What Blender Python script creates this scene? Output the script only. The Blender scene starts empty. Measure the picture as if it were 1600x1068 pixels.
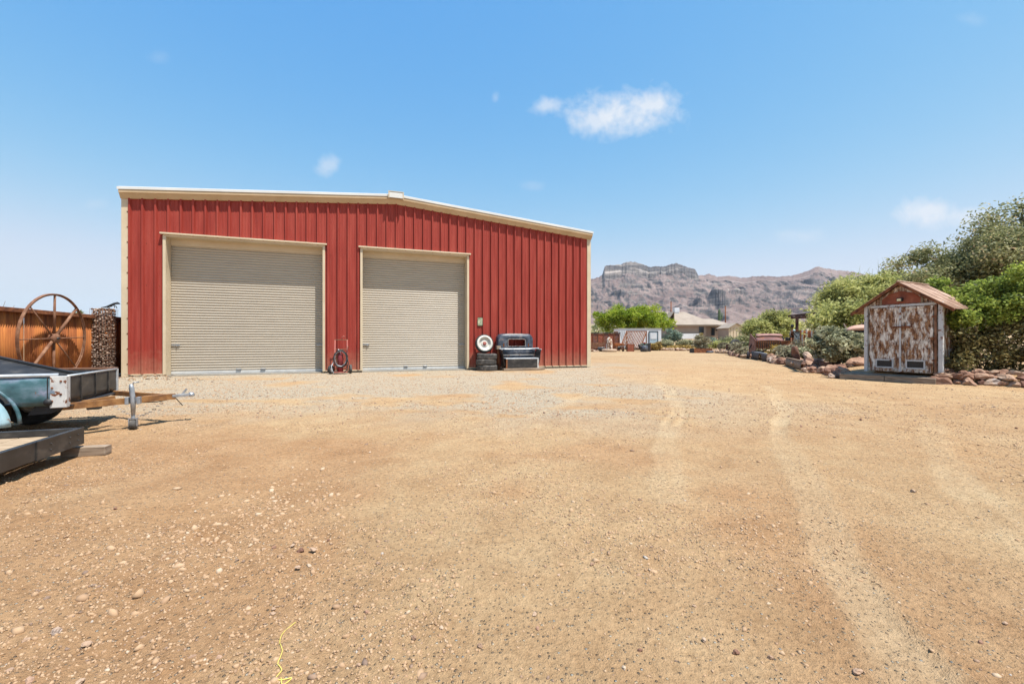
import bpy, math, random
import numpy as np
from mathutils import Vector, Matrix, noise as mnoise
R = math.radians
random.seed(7)
rng = np.random.default_rng(11)
SC = bpy.context.scene
COL = SC.collection

# ------------------------------------------------------------------ camera
cam_d = bpy.data.cameras.new('camera')
cam_d.sensor_width = 36.0
cam_d.lens = 15.3
cam_d.clip_start = 0.05
cam_d.clip_end = 20000
cam = bpy.data.objects.new('camera', cam_d)
cam.location = (0, 0, 1.05)
cam.rotation_euler = (R(90), 0, 0)
COL.objects.link(cam)
SC.camera = cam
F = 680.0
def px(x, y, Y):            # picture position at distance Y -> world point
    return Vector(((x-800)/F*Y, Y, 1.05+(534-y)/F*Y))

# ------------------------------------------------------------------ light
SUN_DIR = Vector((0.300, -0.235, 0.925)).normalized()
sun_el = math.asin(SUN_DIR.z)
sun_d = bpy.data.lights.new('sun', 'SUN')
sun_d.energy = 5.0
sun_d.angle = R(0.53)
sun_d.color = (1.0, 0.955, 0.88)
sun = bpy.data.objects.new('sun', sun_d)
sun.rotation_euler = SUN_DIR.to_track_quat('Z', 'Y').to_euler()
sun.location = (20, -20, 60)
COL.objects.link(sun)

world = bpy.data.worlds.new('World')
SC.world = world
world.use_nodes = True
wn = world.node_tree; wn.nodes.clear()
def N(tree, t, **k):
    n = tree.nodes.new(t)
    for a, b in k.items():
        setattr(n, a, b)
    return n
w_out = N(wn, 'ShaderNodeOutputWorld')
w_bg = N(wn, 'ShaderNodeBackground')
sky = N(wn, 'ShaderNodeTexSky', sky_type='NISHITA')
sky.sun_disc = False
sky.sun_elevation = sun_el
sky.sun_rotation = math.atan2(SUN_DIR.x, SUN_DIR.y)
sky.altitude = 600
sky.air_density = 1.0
sky.dust_density = 0.25
sky.ozone_density = 1.0
w_bg.inputs['Strength'].default_value = 0.122
RAW = 0.15*2**0.45
def wmath(op, a, b=None, c=None, clamp=False):
    n = N(wn, 'ShaderNodeMath', operation=op); n.use_clamp = clamp
    for i, v in enumerate((a, b, c)):
        if v is None: continue
        if isinstance(v, (int, float)): n.inputs[i].default_value = v
        else: wn.links.new(v, n.inputs[i])
    return n.outputs[0]
tc = N(wn, 'ShaderNodeTexCoord')
sx = N(wn, 'ShaderNodeSeparateXYZ'); wn.links.new(tc.outputs['Generated'], sx.inputs[0])
dy = wmath('MAXIMUM', sx.outputs[1], 0.02)
cu = wmath('DIVIDE', sx.outputs[0], dy); cv = wmath('DIVIDE', sx.outputs[2], dy)
comb = N(wn, 'ShaderNodeCombineXYZ'); wn.links.new(cu, comb.inputs[0]); wn.links.new(cv, comb.inputs[1])
nz = N(wn, 'ShaderNodeTexNoise'); nz.inputs['Scale'].default_value = 16; nz.inputs['Detail'].default_value = 9
nz.inputs['Roughness'].default_value = 0.62; nz.inputs['Distortion'].default_value = 0.25
wn.links.new(comb.outputs[0], nz.inputs['Vector'])
wisp = N(wn, 'ShaderNodeTexNoise'); wisp.inputs['Scale'].default_value = 45; wisp.inputs['Detail'].default_value = 5
wn.links.new(comb.outputs[0], wisp.inputs['Vector'])
cloud = None
# (x, y, half width, half height, strength) of the small clouds, as directions in the sky
for (cx, cy, rx, ry, st) in [(970,178,104,40,0.95),(1016,164,60,34,0.9),(925,186,52,32,0.8),(855,165,32,17,0.6),(512,260,24,22,0.45),
                             (775,153,9,10,0.25),(1450,330,60,28,0.85),(1505,338,66,20,0.6),(1250,368,42,15,0.35),
                             (832,290,26,10,0.14),(150,318,30,10,0.15),(1515,30,30,14,0.14),(250,90,22,14,0.1)]:
    a = wmath('MULTIPLY', wmath('SUBTRACT', cu, (cx-800)/F), F/rx)
    b = wmath('MULTIPLY', wmath('SUBTRACT', cv, (534-cy)/F), F/ry)
    d = wmath('SQRT', wmath('ADD', wmath('MULTIPLY', a, a), wmath('MULTIPLY', b, b)))
    e = wmath('ADD', wmath('SUBTRACT', 1.0, d), wmath('MULTIPLY', wmath('SUBTRACT', nz.outputs[0], 0.5), 1.9))
    e = wmath('ADD', e, wmath('MULTIPLY', wmath('SUBTRACT', wisp.outputs[0], 0.5), 0.7))
    m = wmath('MULTIPLY', wmath('MULTIPLY', e, 1.15, clamp=True), st)
    m = wmath('MULTIPLY', m, wmath('SUBTRACT', 1.6, d, clamp=True))
    cloud = m if cloud is None else wmath('MAXIMUM', cloud, m)
cloud = wmath('MULTIPLY', cloud, wmath('GREATER_THAN', sx.outputs[1], 0.05))
mixc = N(wn, 'ShaderNodeMix', data_type='RGBA')
wn.links.new(cloud, mixc.inputs['Factor'])
sk = N(wn, 'ShaderNodeSeparateColor'); wn.links.new(sky.outputs[0], sk.inputs[0])
skc = N(wn, 'ShaderNodeCombineColor')
for i_, (g_, k_, c_) in enumerate(((1.55,.64,3.45),(.74,1.40,4.15),(.15,3.65,5.4))):
    v_ = wmath('MULTIPLY', wmath('POWER', sk.outputs[i_], g_), k_)
    # smooth ceiling so that the horizon stays pale blue instead of burning out
    v_ = wmath('POWER', wmath('DIVIDE', 1.0, wmath('ADD', wmath('POWER', wmath('DIVIDE', 1.0, v_), 5.0), (1/c_)**5)), .2)
    wn.links.new(v_, skc.inputs[i_])
wn.links.new(skc.outputs[0], mixc.inputs[6])
mixc.inputs[7].default_value = (4.0, 4.25, 4.6, 1)
SKY_OUT = mixc
wn.links.new(mixc.outputs[2], w_bg.inputs['Color'])
wn.links.new(w_bg.outputs[0], w_out.inputs['Surface'])

SC.view_settings.view_transform = 'Standard'
SC.view_settings.look = 'None'
SC.view_settings.exposure = 0.75
SC.view_settings.gamma = 1.0
SC.view_settings.use_curve_mapping = False
SC.cycles.max_bounces = 6
SC.cycles.diffuse_bounces = 4
SC.cycles.glossy_bounces = 3
SC.cycles.transparent_max_bounces = 6

# ------------------------------------------------------------------ numpy noise
def _hash(ix, iy, seed):
    h = (ix.astype(np.int64)*374761393 + iy.astype(np.int64)*668265263 + seed*974634777) & 0x7fffffff
    h = ((h ^ (h >> 13))*1274126177) & 0x7fffffff
    return ((h ^ (h >> 16)) & 0xffff)/65535.0
def vnoise(x, y, seed=0):
    x = np.asarray(x, float); y = np.asarray(y, float)
    x0 = np.floor(x); y0 = np.floor(y); fx = x-x0; fy = y-y0
    fx = fx*fx*(3-2*fx); fy = fy*fy*(3-2*fy)
    a = _hash(x0, y0, seed); b = _hash(x0+1, y0, seed); c = _hash(x0, y0+1, seed); d = _hash(x0+1, y0+1, seed)
    return (a*(1-fx)+b*fx)*(1-fy)+(c*(1-fx)+d*fx)*fy
def fbm(x, y, oct=4, seed=0, rough=0.5):
    s = 0; a = 1; t = 0
    for i in range(oct):
        s = s+a*vnoise(np.asarray(x)*2**i, np.asarray(y)*2**i, seed+i*17); t += a; a *= rough
    return s/t
def sstep(a, b, x):
    t = np.clip((np.asarray(x, float)-a)/(b-a), 0, 1)
    return t*t*(3-2*t)

# ------------------------------------------------------------------ terrain
EDGE_Y = [7.0, 9.2, 9.8, 10.66, 12.3, 15.5, 19.3, 23.0, 29.8, 34.8, 41.5, 46, 50, 55]
EDGE_X = [14.5, 12.6, 11.5, 10.44, 9.25, 10.6, 12.25, 13.6, 15.7, 17.3, 19.6, 21.0, 24, 18]
def edge_x(y): return np.interp(y, EDGE_Y, EDGE_X)
TRACKS = [((3.2,1.6),(4.0,3.0)), ((4.0,3.0),(5.2,4.2)), ((.2,6.2),(2.2,10.2)),((1.15,2.9),(3.95,11.2)), ((1.1,1.0),(2.01,2.68)), ((2.01,2.68),(3.5,5.7)), ((3.5,5.7),(6.2,10.5)),
          ((2.2,1.2),(3.4,3.2)), ((3.4,3.2),(5.4,5.6))]
def seg_d(x, y, p, q):
    vx, vy = q[0]-p[0], q[1]-p[1]; L = vx*vx+vy*vy
    t = np.clip(((x-p[0])*vx+(y-p[1])*vy)/L, 0, 1)
    dx = x-(p[0]+t*vx); dy_ = y-(p[1]+t*vy)
    return np.sqrt(dx*dx+dy_*dy_), t*math.sqrt(L), (dx*vy-dy_*vx)/math.sqrt(L)
def track_mask(x, y):
    x = x+.13*np.sin(y*.75-.95)+.04*np.sin(y*2.1-2.6)
    m = np.zeros_like(x); tread = np.zeros_like(x)
    w = (fbm(x*1.2, y*1.2, 2, 5)-.5)*.14
    for i, (p, q) in enumerate(TRACKS):
        d, s, side = seg_d(x, y, p, q)
        k = 1-sstep(.03, .10, np.abs(d+w*.7-.055))
        if i < 3 or i >= 7: k = k*.7
        m = np.maximum(m, k)
        tread = np.where(k > .3, np.sin((s+np.abs(side)*1.2)*2*math.pi/.075), tread)
    br = sstep(.38, .6, fbm(x*.9+7, y*.9, 3, 21))
    return m*(.55+.45*br), tread
def ground_h(x, y, fine=True):
    x = np.asarray(x, float); y = np.asarray(y, float)
    h = sstep(50, 90, y)*1.3 + .043*np.maximum(0, y-75)
    h = h + np.where(y < 60, .27*sstep(0, 1.3, x-edge_x(y)-.1)*sstep(8.2, 9.8, y)*(1-sstep(44, 50, y)), 0)
    near = 1-sstep(30, 60, y)
    und = (fbm(x*.55, y*.55, 3, 1)-.5)*.06+(fbm(x*1.9, y*1.9, 3, 2)-.5)*.028
    calm = np.clip(sstep(0, 2.5, 12.6+(x+11.5)*.352-y), .12, 1)
    h = h+und*near*calm
    h = h+.16*np.exp(-(((x+9.5)/.95)**2+((y-11.2)/.7)**2))*(.5+fbm(x*4, y*4, 3, 9))
    h = h-.05*np.exp(-(((x+1.75)/.5)**2+((y-3.2)/.9)**2))
    far = sstep(110, 300, y)*(fbm(x/60, y/60, 4, 3)-.5)*6
    h = h+far
    if fine:
        m, tread = track_mask(x, y); edge = 4*m*(1-m)
        f = 1-sstep(7, 12, y)
        h = h+f*(-.022*m+m*tread*.004+.016*np.clip(edge, 0, 1))
        patch = sstep(.42, .60, fbm(x*.9, y*.9, 4, 51))
        h = h+f*(1-m)*(fbm(x*6, y*6, 4, 4, .75)-.5)*(.012+.034*patch)
        # old wheel ripples crossing the yard on the right
        rp = np.exp(-(((x-4.2)-.35*(y-3.6))/.5)**2)*np.exp(-((y-4.0)/1.6)**2)
        h = h+f*rp*.012*np.sin((x*.55+y*1.5)*22+fbm(x*2, y*2, 2, 8)*6)
    return h
def gz(x, y): return float(ground_h(np.array([x]), np.array([y]), False)[0])

# ------------------------------------------------------------------ materials
K = .82      # real surfaces are darker than they look in a sunlit picture
def ramp(nt, stops, fac, k=K):
    stops = [(p, tuple(x*k for x in c)) for p, c in stops]
    r = nt.nodes.new('ShaderNodeValToRGB')
    el = r.color_ramp.elements
    el[0].position, el[0].color = stops[0][0], (*stops[0][1], 1)
    el[1].position, el[1].color = stops[-1][0], (*stops[-1][1], 1)
    for p, c in stops[1:-1]:
        e = el.new(p); e.color = (*c, 1)
    nt.links.new(fac, r.inputs[0])
    return r.outputs[0]
def newmat(name):
    m = bpy.data.materials.new(name); m.use_nodes = True
    nt = m.node_tree
    return m, nt, nt.nodes['Principled BSDF']
def coord(nt, scale=(1,1,1), world=True):
    mp = nt.nodes.new('ShaderNodeMapping'); mp.inputs['Scale'].default_value = scale
    if world:
        g = nt.nodes.new('ShaderNodeNewGeometry'); nt.links.new(g.outputs['Position'], mp.inputs[0])
    else:
        g = nt.nodes.new('ShaderNodeTexCoord'); nt.links.new(g.outputs['Object'], mp.inputs[0])
    return mp.outputs[0]
def noise_n(nt, vec, scale, detail=5, rough=.55, dist=0):
    n = nt.nodes.new('ShaderNodeTexNoise')
    n.inputs['Scale'].default_value = scale; n.inputs['Detail'].default_value = detail
    n.inputs['Roughness'].default_value = rough; n.inputs['Distortion'].default_value = dist
    nt.links.new(vec, n.inputs['Vector'])
    return n.outputs[0]
def bump(nt, bsdf, h, strength=.3, dist=.01):
    b = nt.nodes.new('ShaderNodeBump'); b.inputs['Strength'].default_value = strength; b.inputs['Distance'].default_value = dist
    nt.links.new(h, b.inputs['Height']); nt.links.new(b.outputs[0], bsdf.inputs['Normal'])
def mixcol(nt, f, a, b, mode='MIX'):
    m = nt.nodes.new('ShaderNodeMix'); m.data_type = 'RGBA'; m.blend_type = mode
    for s, v in ((m.inputs['Factor'], f), (m.inputs[6], a), (m.inputs[7], b)):
        if isinstance(v, (int, float)): s.default_value = v
        elif isinstance(v, tuple): s.default_value = (*v, 1)
        else: nt.links.new(v, s)
    return m.outputs[2]
def simple(name, stops, scale=4, stretch=(1,1,1), rough=.7, metal=0, bs=.2, bd=.004, bscale=60, world=True, detail=6):
    m, nt, p = newmat(name)
    v = coord(nt, stretch, world)
    c = ramp(nt, stops, noise_n(nt, v, scale, detail, .6))
    nt.links.new(c, p.inputs['Base Color'])
    p.inputs['Roughness'].default_value = rough; p.inputs['Metallic'].default_value = metal
    if bs: bump(nt, p, noise_n(nt, v, bscale, 3), bs, bd)
    return m
def flat(name, c, rough=.6, metal=0, var=.12, scale=6):
    lo = tuple(x*(1-var) for x in c); hi = tuple(min(1, x*(1+var)) for x in c)
    return simple(name, [(.3, lo), (.7, hi)], scale, rough=rough, metal=metal, bs=.08)
RUST = [(.25,(.045,.014,.007)),(.45,(.16,.05,.018)),(.6,(.28,.10,.035)),(.75,(.40,.19,.09))]
def painted(name, paint, rust=RUST, lo=.48, hi=.56, scale=3, stretch=(1,1,1), rough=.6, world=True, pscale=2, metal=0):
    """worn paint with rust breaking through"""
    m, nt, p = newmat(name)
    v = coord(nt, stretch, world)
    pc = ramp(nt, paint, noise_n(nt, v, pscale, 6, .6))
    rc = ramp(nt, rust, noise_n(nt, v, scale*2.3, 6, .7))
    f = nt.nodes.new('ShaderNodeMapRange'); f.inputs[1].default_value = lo; f.inputs[2].default_value = hi
    n1 = noise_n(nt, v, scale, 10, .68, .3)
    nt.links.new(n1, f.inputs[0])
    nt.links.new(mixcol(nt, f.outputs[0], pc, rc), p.inputs['Base Color'])
    rr = nt.nodes.new('ShaderNodeMapRange'); rr.inputs[3].default_value = rough; rr.inputs[4].default_value = .9
    nt.links.new(f.outputs[0], rr.inputs[0]); nt.links.new(rr.outputs[0], p.inputs['Roughness'])
    p.inputs['Metallic'].default_value = metal
    bump(nt, p, n1, .25, .004)
    return m
M = {}
M['red'] = painted('red_painted_steel', [(.3,(.27,.034,.023)),(.5,(.34,.047,.032)),(.75,(.42,.078,.054))],
                   rust=[(.3,(.30,.09,.05)),(.7,(.5,.24,.16))], lo=.66, hi=.8, scale=1.6, stretch=(6,6,.5), pscale=1.1, rough=.6)
M['tan'] = simple('bounce_tinted_cream_trim', [(.3,(.50,.355,.20)),(.7,(.60,.44,.27))], 2, rough=.5, bs=.05)  # same cream trim paint, with warm ground bounce mixed into its colour
M['red'].node_tree.nodes['Principled BSDF'].inputs['Specular IOR Level'].default_value = .25
M['cream'] = simple('cream_trim_paint', [(.3,(.60,.48,.32)),(.7,(.70,.58,.41))], 2, rough=.5, bs=.05)
M['shutter'] = simple('beige_shutter_paint', [(.3,(.45,.395,.32)),(.7,(.54,.475,.385))], 3, stretch=(.6,.6,8), rough=.38, bs=.04)
M['bottombar'] = simple('pale_grey_door_bar', [(.3,(.5,.5,.49)),(.7,(.66,.65,.62))], 5, rough=.5, bs=.05)
M['roof_white'] = simple('pale_galvanised_roof', [(.3,(.66,.65,.62)),(.7,(.78,.77,.73))], 1, rough=.35, bs=.03)
M['concrete'] = simple('concrete', [(.3,(.26,.24,.21)),(.7,(.40,.37,.32))], 4, rough=.9, bs=.3)
M['dark'] = flat('near_black_metal', (.02,.02,.022), .6)  # near-black base colour shared by the darkest parts
M['rust'] = simple('rusty_steel', RUST, 7, rough=.88, bs=.3)
M['rust_fence'] = simple('rusty_corrugated', [(.3,(.13,.035,.010)),(.45,(.32,.095,.022)),(.6,(.48,.165,.036)),(.78,(.58,.24,.06))], 1.6, stretch=(3,3,.35), rough=.9, bs=.15)
M['rust_pale'] = simple('pale_rusty_steel', [(.25,(.09,.035,.018)),(.5,(.21,.095,.05)),(.75,(.38,.21,.125))], 6, rough=.85, bs=.25)
M['rust_beam'] = simple('orange_rusty_beam', [(.25,(.09,.035,.015)),(.5,(.27,.12,.035)),(.75,(.42,.22,.08))], 9, rough=.8, bs=.25)
M['teal'] = painted('worn_teal_paint', [(.3,(.03,.075,.09)),(.42,(.06,.14,.16)),(.5,(.12,.20,.24)),(.57,(.22,.25,.34)),(.66,(.44,.47,.54)),(.75,(.16,.20,.26))],
                    lo=.68, hi=.72, scale=4, stretch=(1,1,1.6), pscale=3.4, rough=.33)
M['ltblue'] = painted('worn_light_blue_paint', [(.3,(.24,.42,.50)),(.6,(.42,.60,.66)),(.75,(.6,.7,.72))], lo=.55, hi=.58, scale=7, pscale=5, rough=.4)
M['whitechip'] = painted('chipped_white_paint', [(.3,(.5,.5,.5)),(.7,(.72,.70,.66))], lo=.56, hi=.59, scale=9, pscale=6, rough=.45)
M['blacksteel'] = simple('worn_black_steel', [(.3,(.018,.017,.017)),(.55,(.045,.042,.04)),(.75,(.12,.105,.09))], 5, stretch=(1,1,2), rough=.45, metal=.2, bs=.1)
M['steel'] = simple('scuffed_zinc', [(.3,(.25,.27,.29)),(.7,(.55,.57,.60))], 12, rough=.4, metal=.6, bs=.1)
M['galv'] = simple('galvanised_edge', [(.3,(.42,.46,.50)),(.7,(.68,.71,.74))], 8, rough=.35, metal=.3, bs=.05)
M['rubber'] = simple('dusty_rubber', [(.3,(.045,.042,.04)),(.55,(.10,.092,.085)),(.75,(.26,.22,.18))], 9, rough=.9, bs=.3)
M['rubber_black'] = simple('black_rubber', [(.3,(.015,.015,.016)),(.7,(.05,.048,.045))], 9, rough=.8, bs=.2)
M['cord'] = flat('yellow_cord', (.68,.55,.13), .8)
M['wood'] = simple('weathered_wood', [(.3,(.13,.09,.06)),(.5,(.26,.20,.14)),(.75,(.42,.35,.27))], 3, stretch=(3,3,14), rough=.9, bs=.35)
M['woodlen'] = simple('weathered_plank', [(.3,(.17,.12,.08)),(.5,(.30,.22,.155)),(.75,(.46,.37,.28))], 5, stretch=(1,1,9), rough=.9, bs=.35)
M['deck'] = simple('trailer_deck_boards', [(.3,(.28,.19,.11)),(.7,(.5,.37,.24))], 4, stretch=(2,12,2), rough=.9, bs=.25)
M['cabblue'] = painted('faded_blue_paint', [(.3,(.018,.024,.038)),(.5,(.045,.06,.09)),(.62,(.15,.16,.18)),(.75,(.34,.32,.30))],
                       lo=.58, hi=.66, scale=5, pscale=5, rough=.5)
M['cabgrey'] = painted('faded_grey_roof_paint', [(.3,(.30,.29,.28)),(.7,(.52,.49,.45))], lo=.56, hi=.64, scale=6, pscale=5, rough=.6)
M['shed'] = painted('peeling_white_shed_paint', [(.3,(.62,.58,.50)),(.5,(.86,.81,.72)),(.7,(.96,.92,.84))],
                    rust=[(.35,(.05,.022,.012)),(.48,(.20,.085,.04)),(.6,(.42,.23,.11)),(.78,(.60,.42,.26))],
                    lo=.40, hi=.54, scale=4.4, stretch=(2.4,2.4,.9), pscale=5, rough=.75)
M['shedpost'] = painted('pale_grey_post_paint', [(.3,(.48,.50,.51)),(.7,(.66,.66,.65))], lo=.58, hi=.62, scale=9, pscale=5, rough=.6)
M['gable'] = simple('red_rusty_gable', [(.3,(.17,.045,.022)),(.6,(.32,.09,.045)),(.75,(.42,.17,.09))], 4, rough=.8, bs=.2)
M['shedroof'] = simple('faded_rusty_roof_sheet', [(.25,(.16,.075,.045)),(.45,(.30,.17,.11)),(.6,(.42,.27,.19)),(.75,(.52,.38,.30))], 1.4, stretch=(2,2,2), rough=.75, bs=.15)
M['lampglass'] = flat('cream_lamp_glass', (.75,.68,.42), .3)
M['stucco'] = simple('tan_stucco', [(.3,(.36,.275,.22)),(.7,(.43,.335,.27))], .6, rough=.95, bs=.2)
M['tileroof'] = simple('tan_shingle_roof', [(.3,(.29,.235,.19)),(.7,(.38,.315,.255))], .8, rough=.95, bs=.3)
M['white'] = simple('white_panel', [(.3,(.66,.68,.72)),(.7,(.78,.79,.81))], 1.2, rough=.5, bs=.03)
M['glass'] = flat('dark_window_glass', (.03,.04,.05), .12)
M['skyglass'] = flat('pale_blue_blind', (.40,.52,.60), .4)
M['bodyrust'] = painted('maroon_rusty_bodywork', [(.3,(.10,.035,.03)),(.6,(.20,.085,.07)),(.75,(.36,.22,.18))], lo=.5, hi=.6, scale=3, rough=.6)
M['tancar'] = painted('cream_old_car_paint', [(.3,(.42,.33,.20)),(.7,(.60,.50,.34))], lo=.56, hi=.62, scale=3, rough=.5)
M['pinkcar'] = painted('faded_salmon_paint', [(.3,(.50,.25,.17)),(.7,(.64,.38,.27))], lo=.6, hi=.66, scale=3, rough=.5)
M['edging'] = simple('dark_patina_steel', [(.3,(.03,.028,.035)),(.7,(.10,.075,.07))], 5, rough=.8)
M['darkrust'] = simple('dark_rusty_timber', [(.3,(.035,.014,.010)),(.7,(.10,.04,.028))], 5, rough=.9)
M['pinkrust'] = simple('pinkish_rust', [(.3,(.20,.085,.07)),(.7,(.40,.22,.18))], 5, rough=.8)
M['bark'] = simple('grey_brown_bark', [(.3,(.09,.065,.045)),(.7,(.26,.20,.15))], 5, stretch=(4,4,1), rough=.95, bs=.4)
M['greenbark'] = simple('green_palo_verde_bark', [(.3,(.12,.14,.05)),(.7,(.25,.25,.12))], 5, rough=.8, bs=.2)
M['saguaro'] = simple('saguaro_skin', [(.3,(.05,.09,.04)),(.7,(.12,.17,.08))], 6, rough=.8, bs=.2)
M['tank'] = flat('maroon_gas_cylinder', (.22,.025,.03), .4)
M['redflower'] = flat('red_petals', (.5,.03,.03), .7)
M['cartred'] = painted('faded_red_cart_paint', [(.3,(.30,.06,.05)),(.7,(.5,.17,.13))], lo=.55, hi=.62, scale=12, rough=.6)
M['rim'] = simple('cream_wheel_paint', [(.3,(.55,.52,.46)),(.7,(.74,.71,.64))], 9, rough=.5, bs=.1)

def rock_mat(name, stops, scale=3):
    m, nt, p = newmat(name)
    v = coord(nt)
    oi = nt.nodes.new('ShaderNodeObjectInfo')
    n = noise_n(nt, v, scale, 8, .65)
    a = nt.nodes.new('ShaderNodeMath'); a.operation = 'MULTIPLY_ADD'; a.inputs[1].default_value = .5; 
    nt.links.new(oi.outputs['Random'], a.inputs[0]); nt.links.new(n, a.inputs[2])
    s = nt.nodes.new('ShaderNodeMath'); s.operation = 'SUBTRACT'; s.inputs[1].default_value = .25; nt.links.new(a.outputs[0], s.inputs[0])
    nt.links.new(ramp(nt, stops, s.outputs[0]), p.inputs['Base Color'])
    p.inputs['Roughness'].default_value = .92
    bump(nt, p, noise_n(nt, v, 26, 6, .7), .6, .02)
    return m
M['rock'] = rock_mat('reddish_desert_rock', [(.2,(.13,.06,.04)),(.4,(.27,.14,.09)),(.55,(.38,.22,.145)),(.7,(.48,.33,.23)),(.85,(.38,.31,.27))])
M['rock_pale'] = rock_mat('pale_desert_rock', [(.2,(.28,.165,.105)),(.5,(.45,.30,.20)),(.8,(.52,.40,.29))])
M['gabionrock'] = rock_mat('gabion_rock', [(.2,(.14,.09,.07)),(.5,(.40,.30,.24)),(.8,(.66,.55,.48))], 14)

def attr_mat(name, attr, stops, rough=.9, translucent=0, noise_amt=0, sheen=0):
    m, nt, p = newmat(name)
    a = nt.nodes.new('ShaderNodeAttribute'); a.attribute_name = attr
    c = ramp(nt, stops, a.outputs['Fac'])
    nt.links.new(c, p.inputs['Base Color'])
    p.inputs['Roughness'].default_value = rough
    p.inputs['Specular IOR Level'].default_value = .25
    if translucent:
        t = nt.nodes.new('ShaderNodeBsdfTranslucent'); nt.links.new(c, t.inputs['Color'])
        mx = nt.nodes.new('ShaderNodeMixShader'); mx.inputs[0].default_value = translucent
        nt.links.new(p.outputs[0], mx.inputs[1]); nt.links.new(t.outputs[0], mx.inputs[2])
        nt.links.new(mx.outputs[0], nt.nodes['Material Output'].inputs['Surface'])
    return m
# foliage: base colours 0.04 to 0.2
M['leaf_bright'] = attr_mat('bright_green_leaf', 'lv', [(0,(.07,.12,.012)),(.5,(.30,.41,.03)),(1,(.66,.68,.10))], .6, .45)
M['leaf_palo'] = attr_mat('palo_verde_leaf', 'lv', [(0,(.18,.19,.07)),(.5,(.52,.53,.17)),(1,(.74,.70,.32))], .6, .5)
M['leaf_olive'] = attr_mat('olive_green_leaf', 'lv', [(0,(.06,.075,.035)),(.5,(.27,.285,.12)),(.85,(.56,.53,.28)),(1,(.64,.45,.27))], .55, .4)
M['leaf_hedge'] = attr_mat('hedge_leaf', 'lv', [(0,(.07,.09,.025)),(.5,(.27,.35,.06)),(1,(.62,.68,.15))], .5, .5)
M['leaf_hedge_dry'] = attr_mat('dry_hedge_leaf', 'lv', [(0,(.10,.065,.035)),(.5,(.20,.17,.06)),(1,(.40,.33,.14))], .7, .25)
M['leaf_sage'] = attr_mat('sage_leaf', 'lv', [(0,(.15,.16,.10)),(.5,(.42,.42,.25)),(1,(.68,.63,.42))], .8, .3)
M['leaf_yellow'] = attr_mat('yellow_dry_grass', 'lv', [(0,(.30,.19,.04)),(.5,(.50,.36,.08)),(1,(.68,.54,.16))], .8, .25)
M['leaf_ochre'] = attr_mat('ochre_scrub', 'lv', [(0,(.20,.13,.05)),(.5,(.46,.31,.09)),(1,(.64,.48,.18))], .8, .3)
M['leaf_blue'] = attr_mat('blue_green_leaf', 'lv', [(0,(.07,.11,.10)),(.5,(.20,.28,.22)),(1,(.38,.45,.33))], .6, .25)
M['leaf_grey'] = attr_mat('grey_green_twigs', 'lv', [(0,(.16,.13,.09)),(.5,(.38,.34,.22)),(1,(.58,.54,.36))], .8, .25)
M['pebble'] = attr_mat('mixed_pebbles', 'pv', [(0,(.16,.11,.085)),(.18,(.28,.19,.14)),(.35,(.39,.245,.145)),(.65,(.47,.305,.18)),(.92,(.51,.35,.22)),(.98,(.55,.43,.31)),(1,(.38,.37,.36))], .9)

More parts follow.
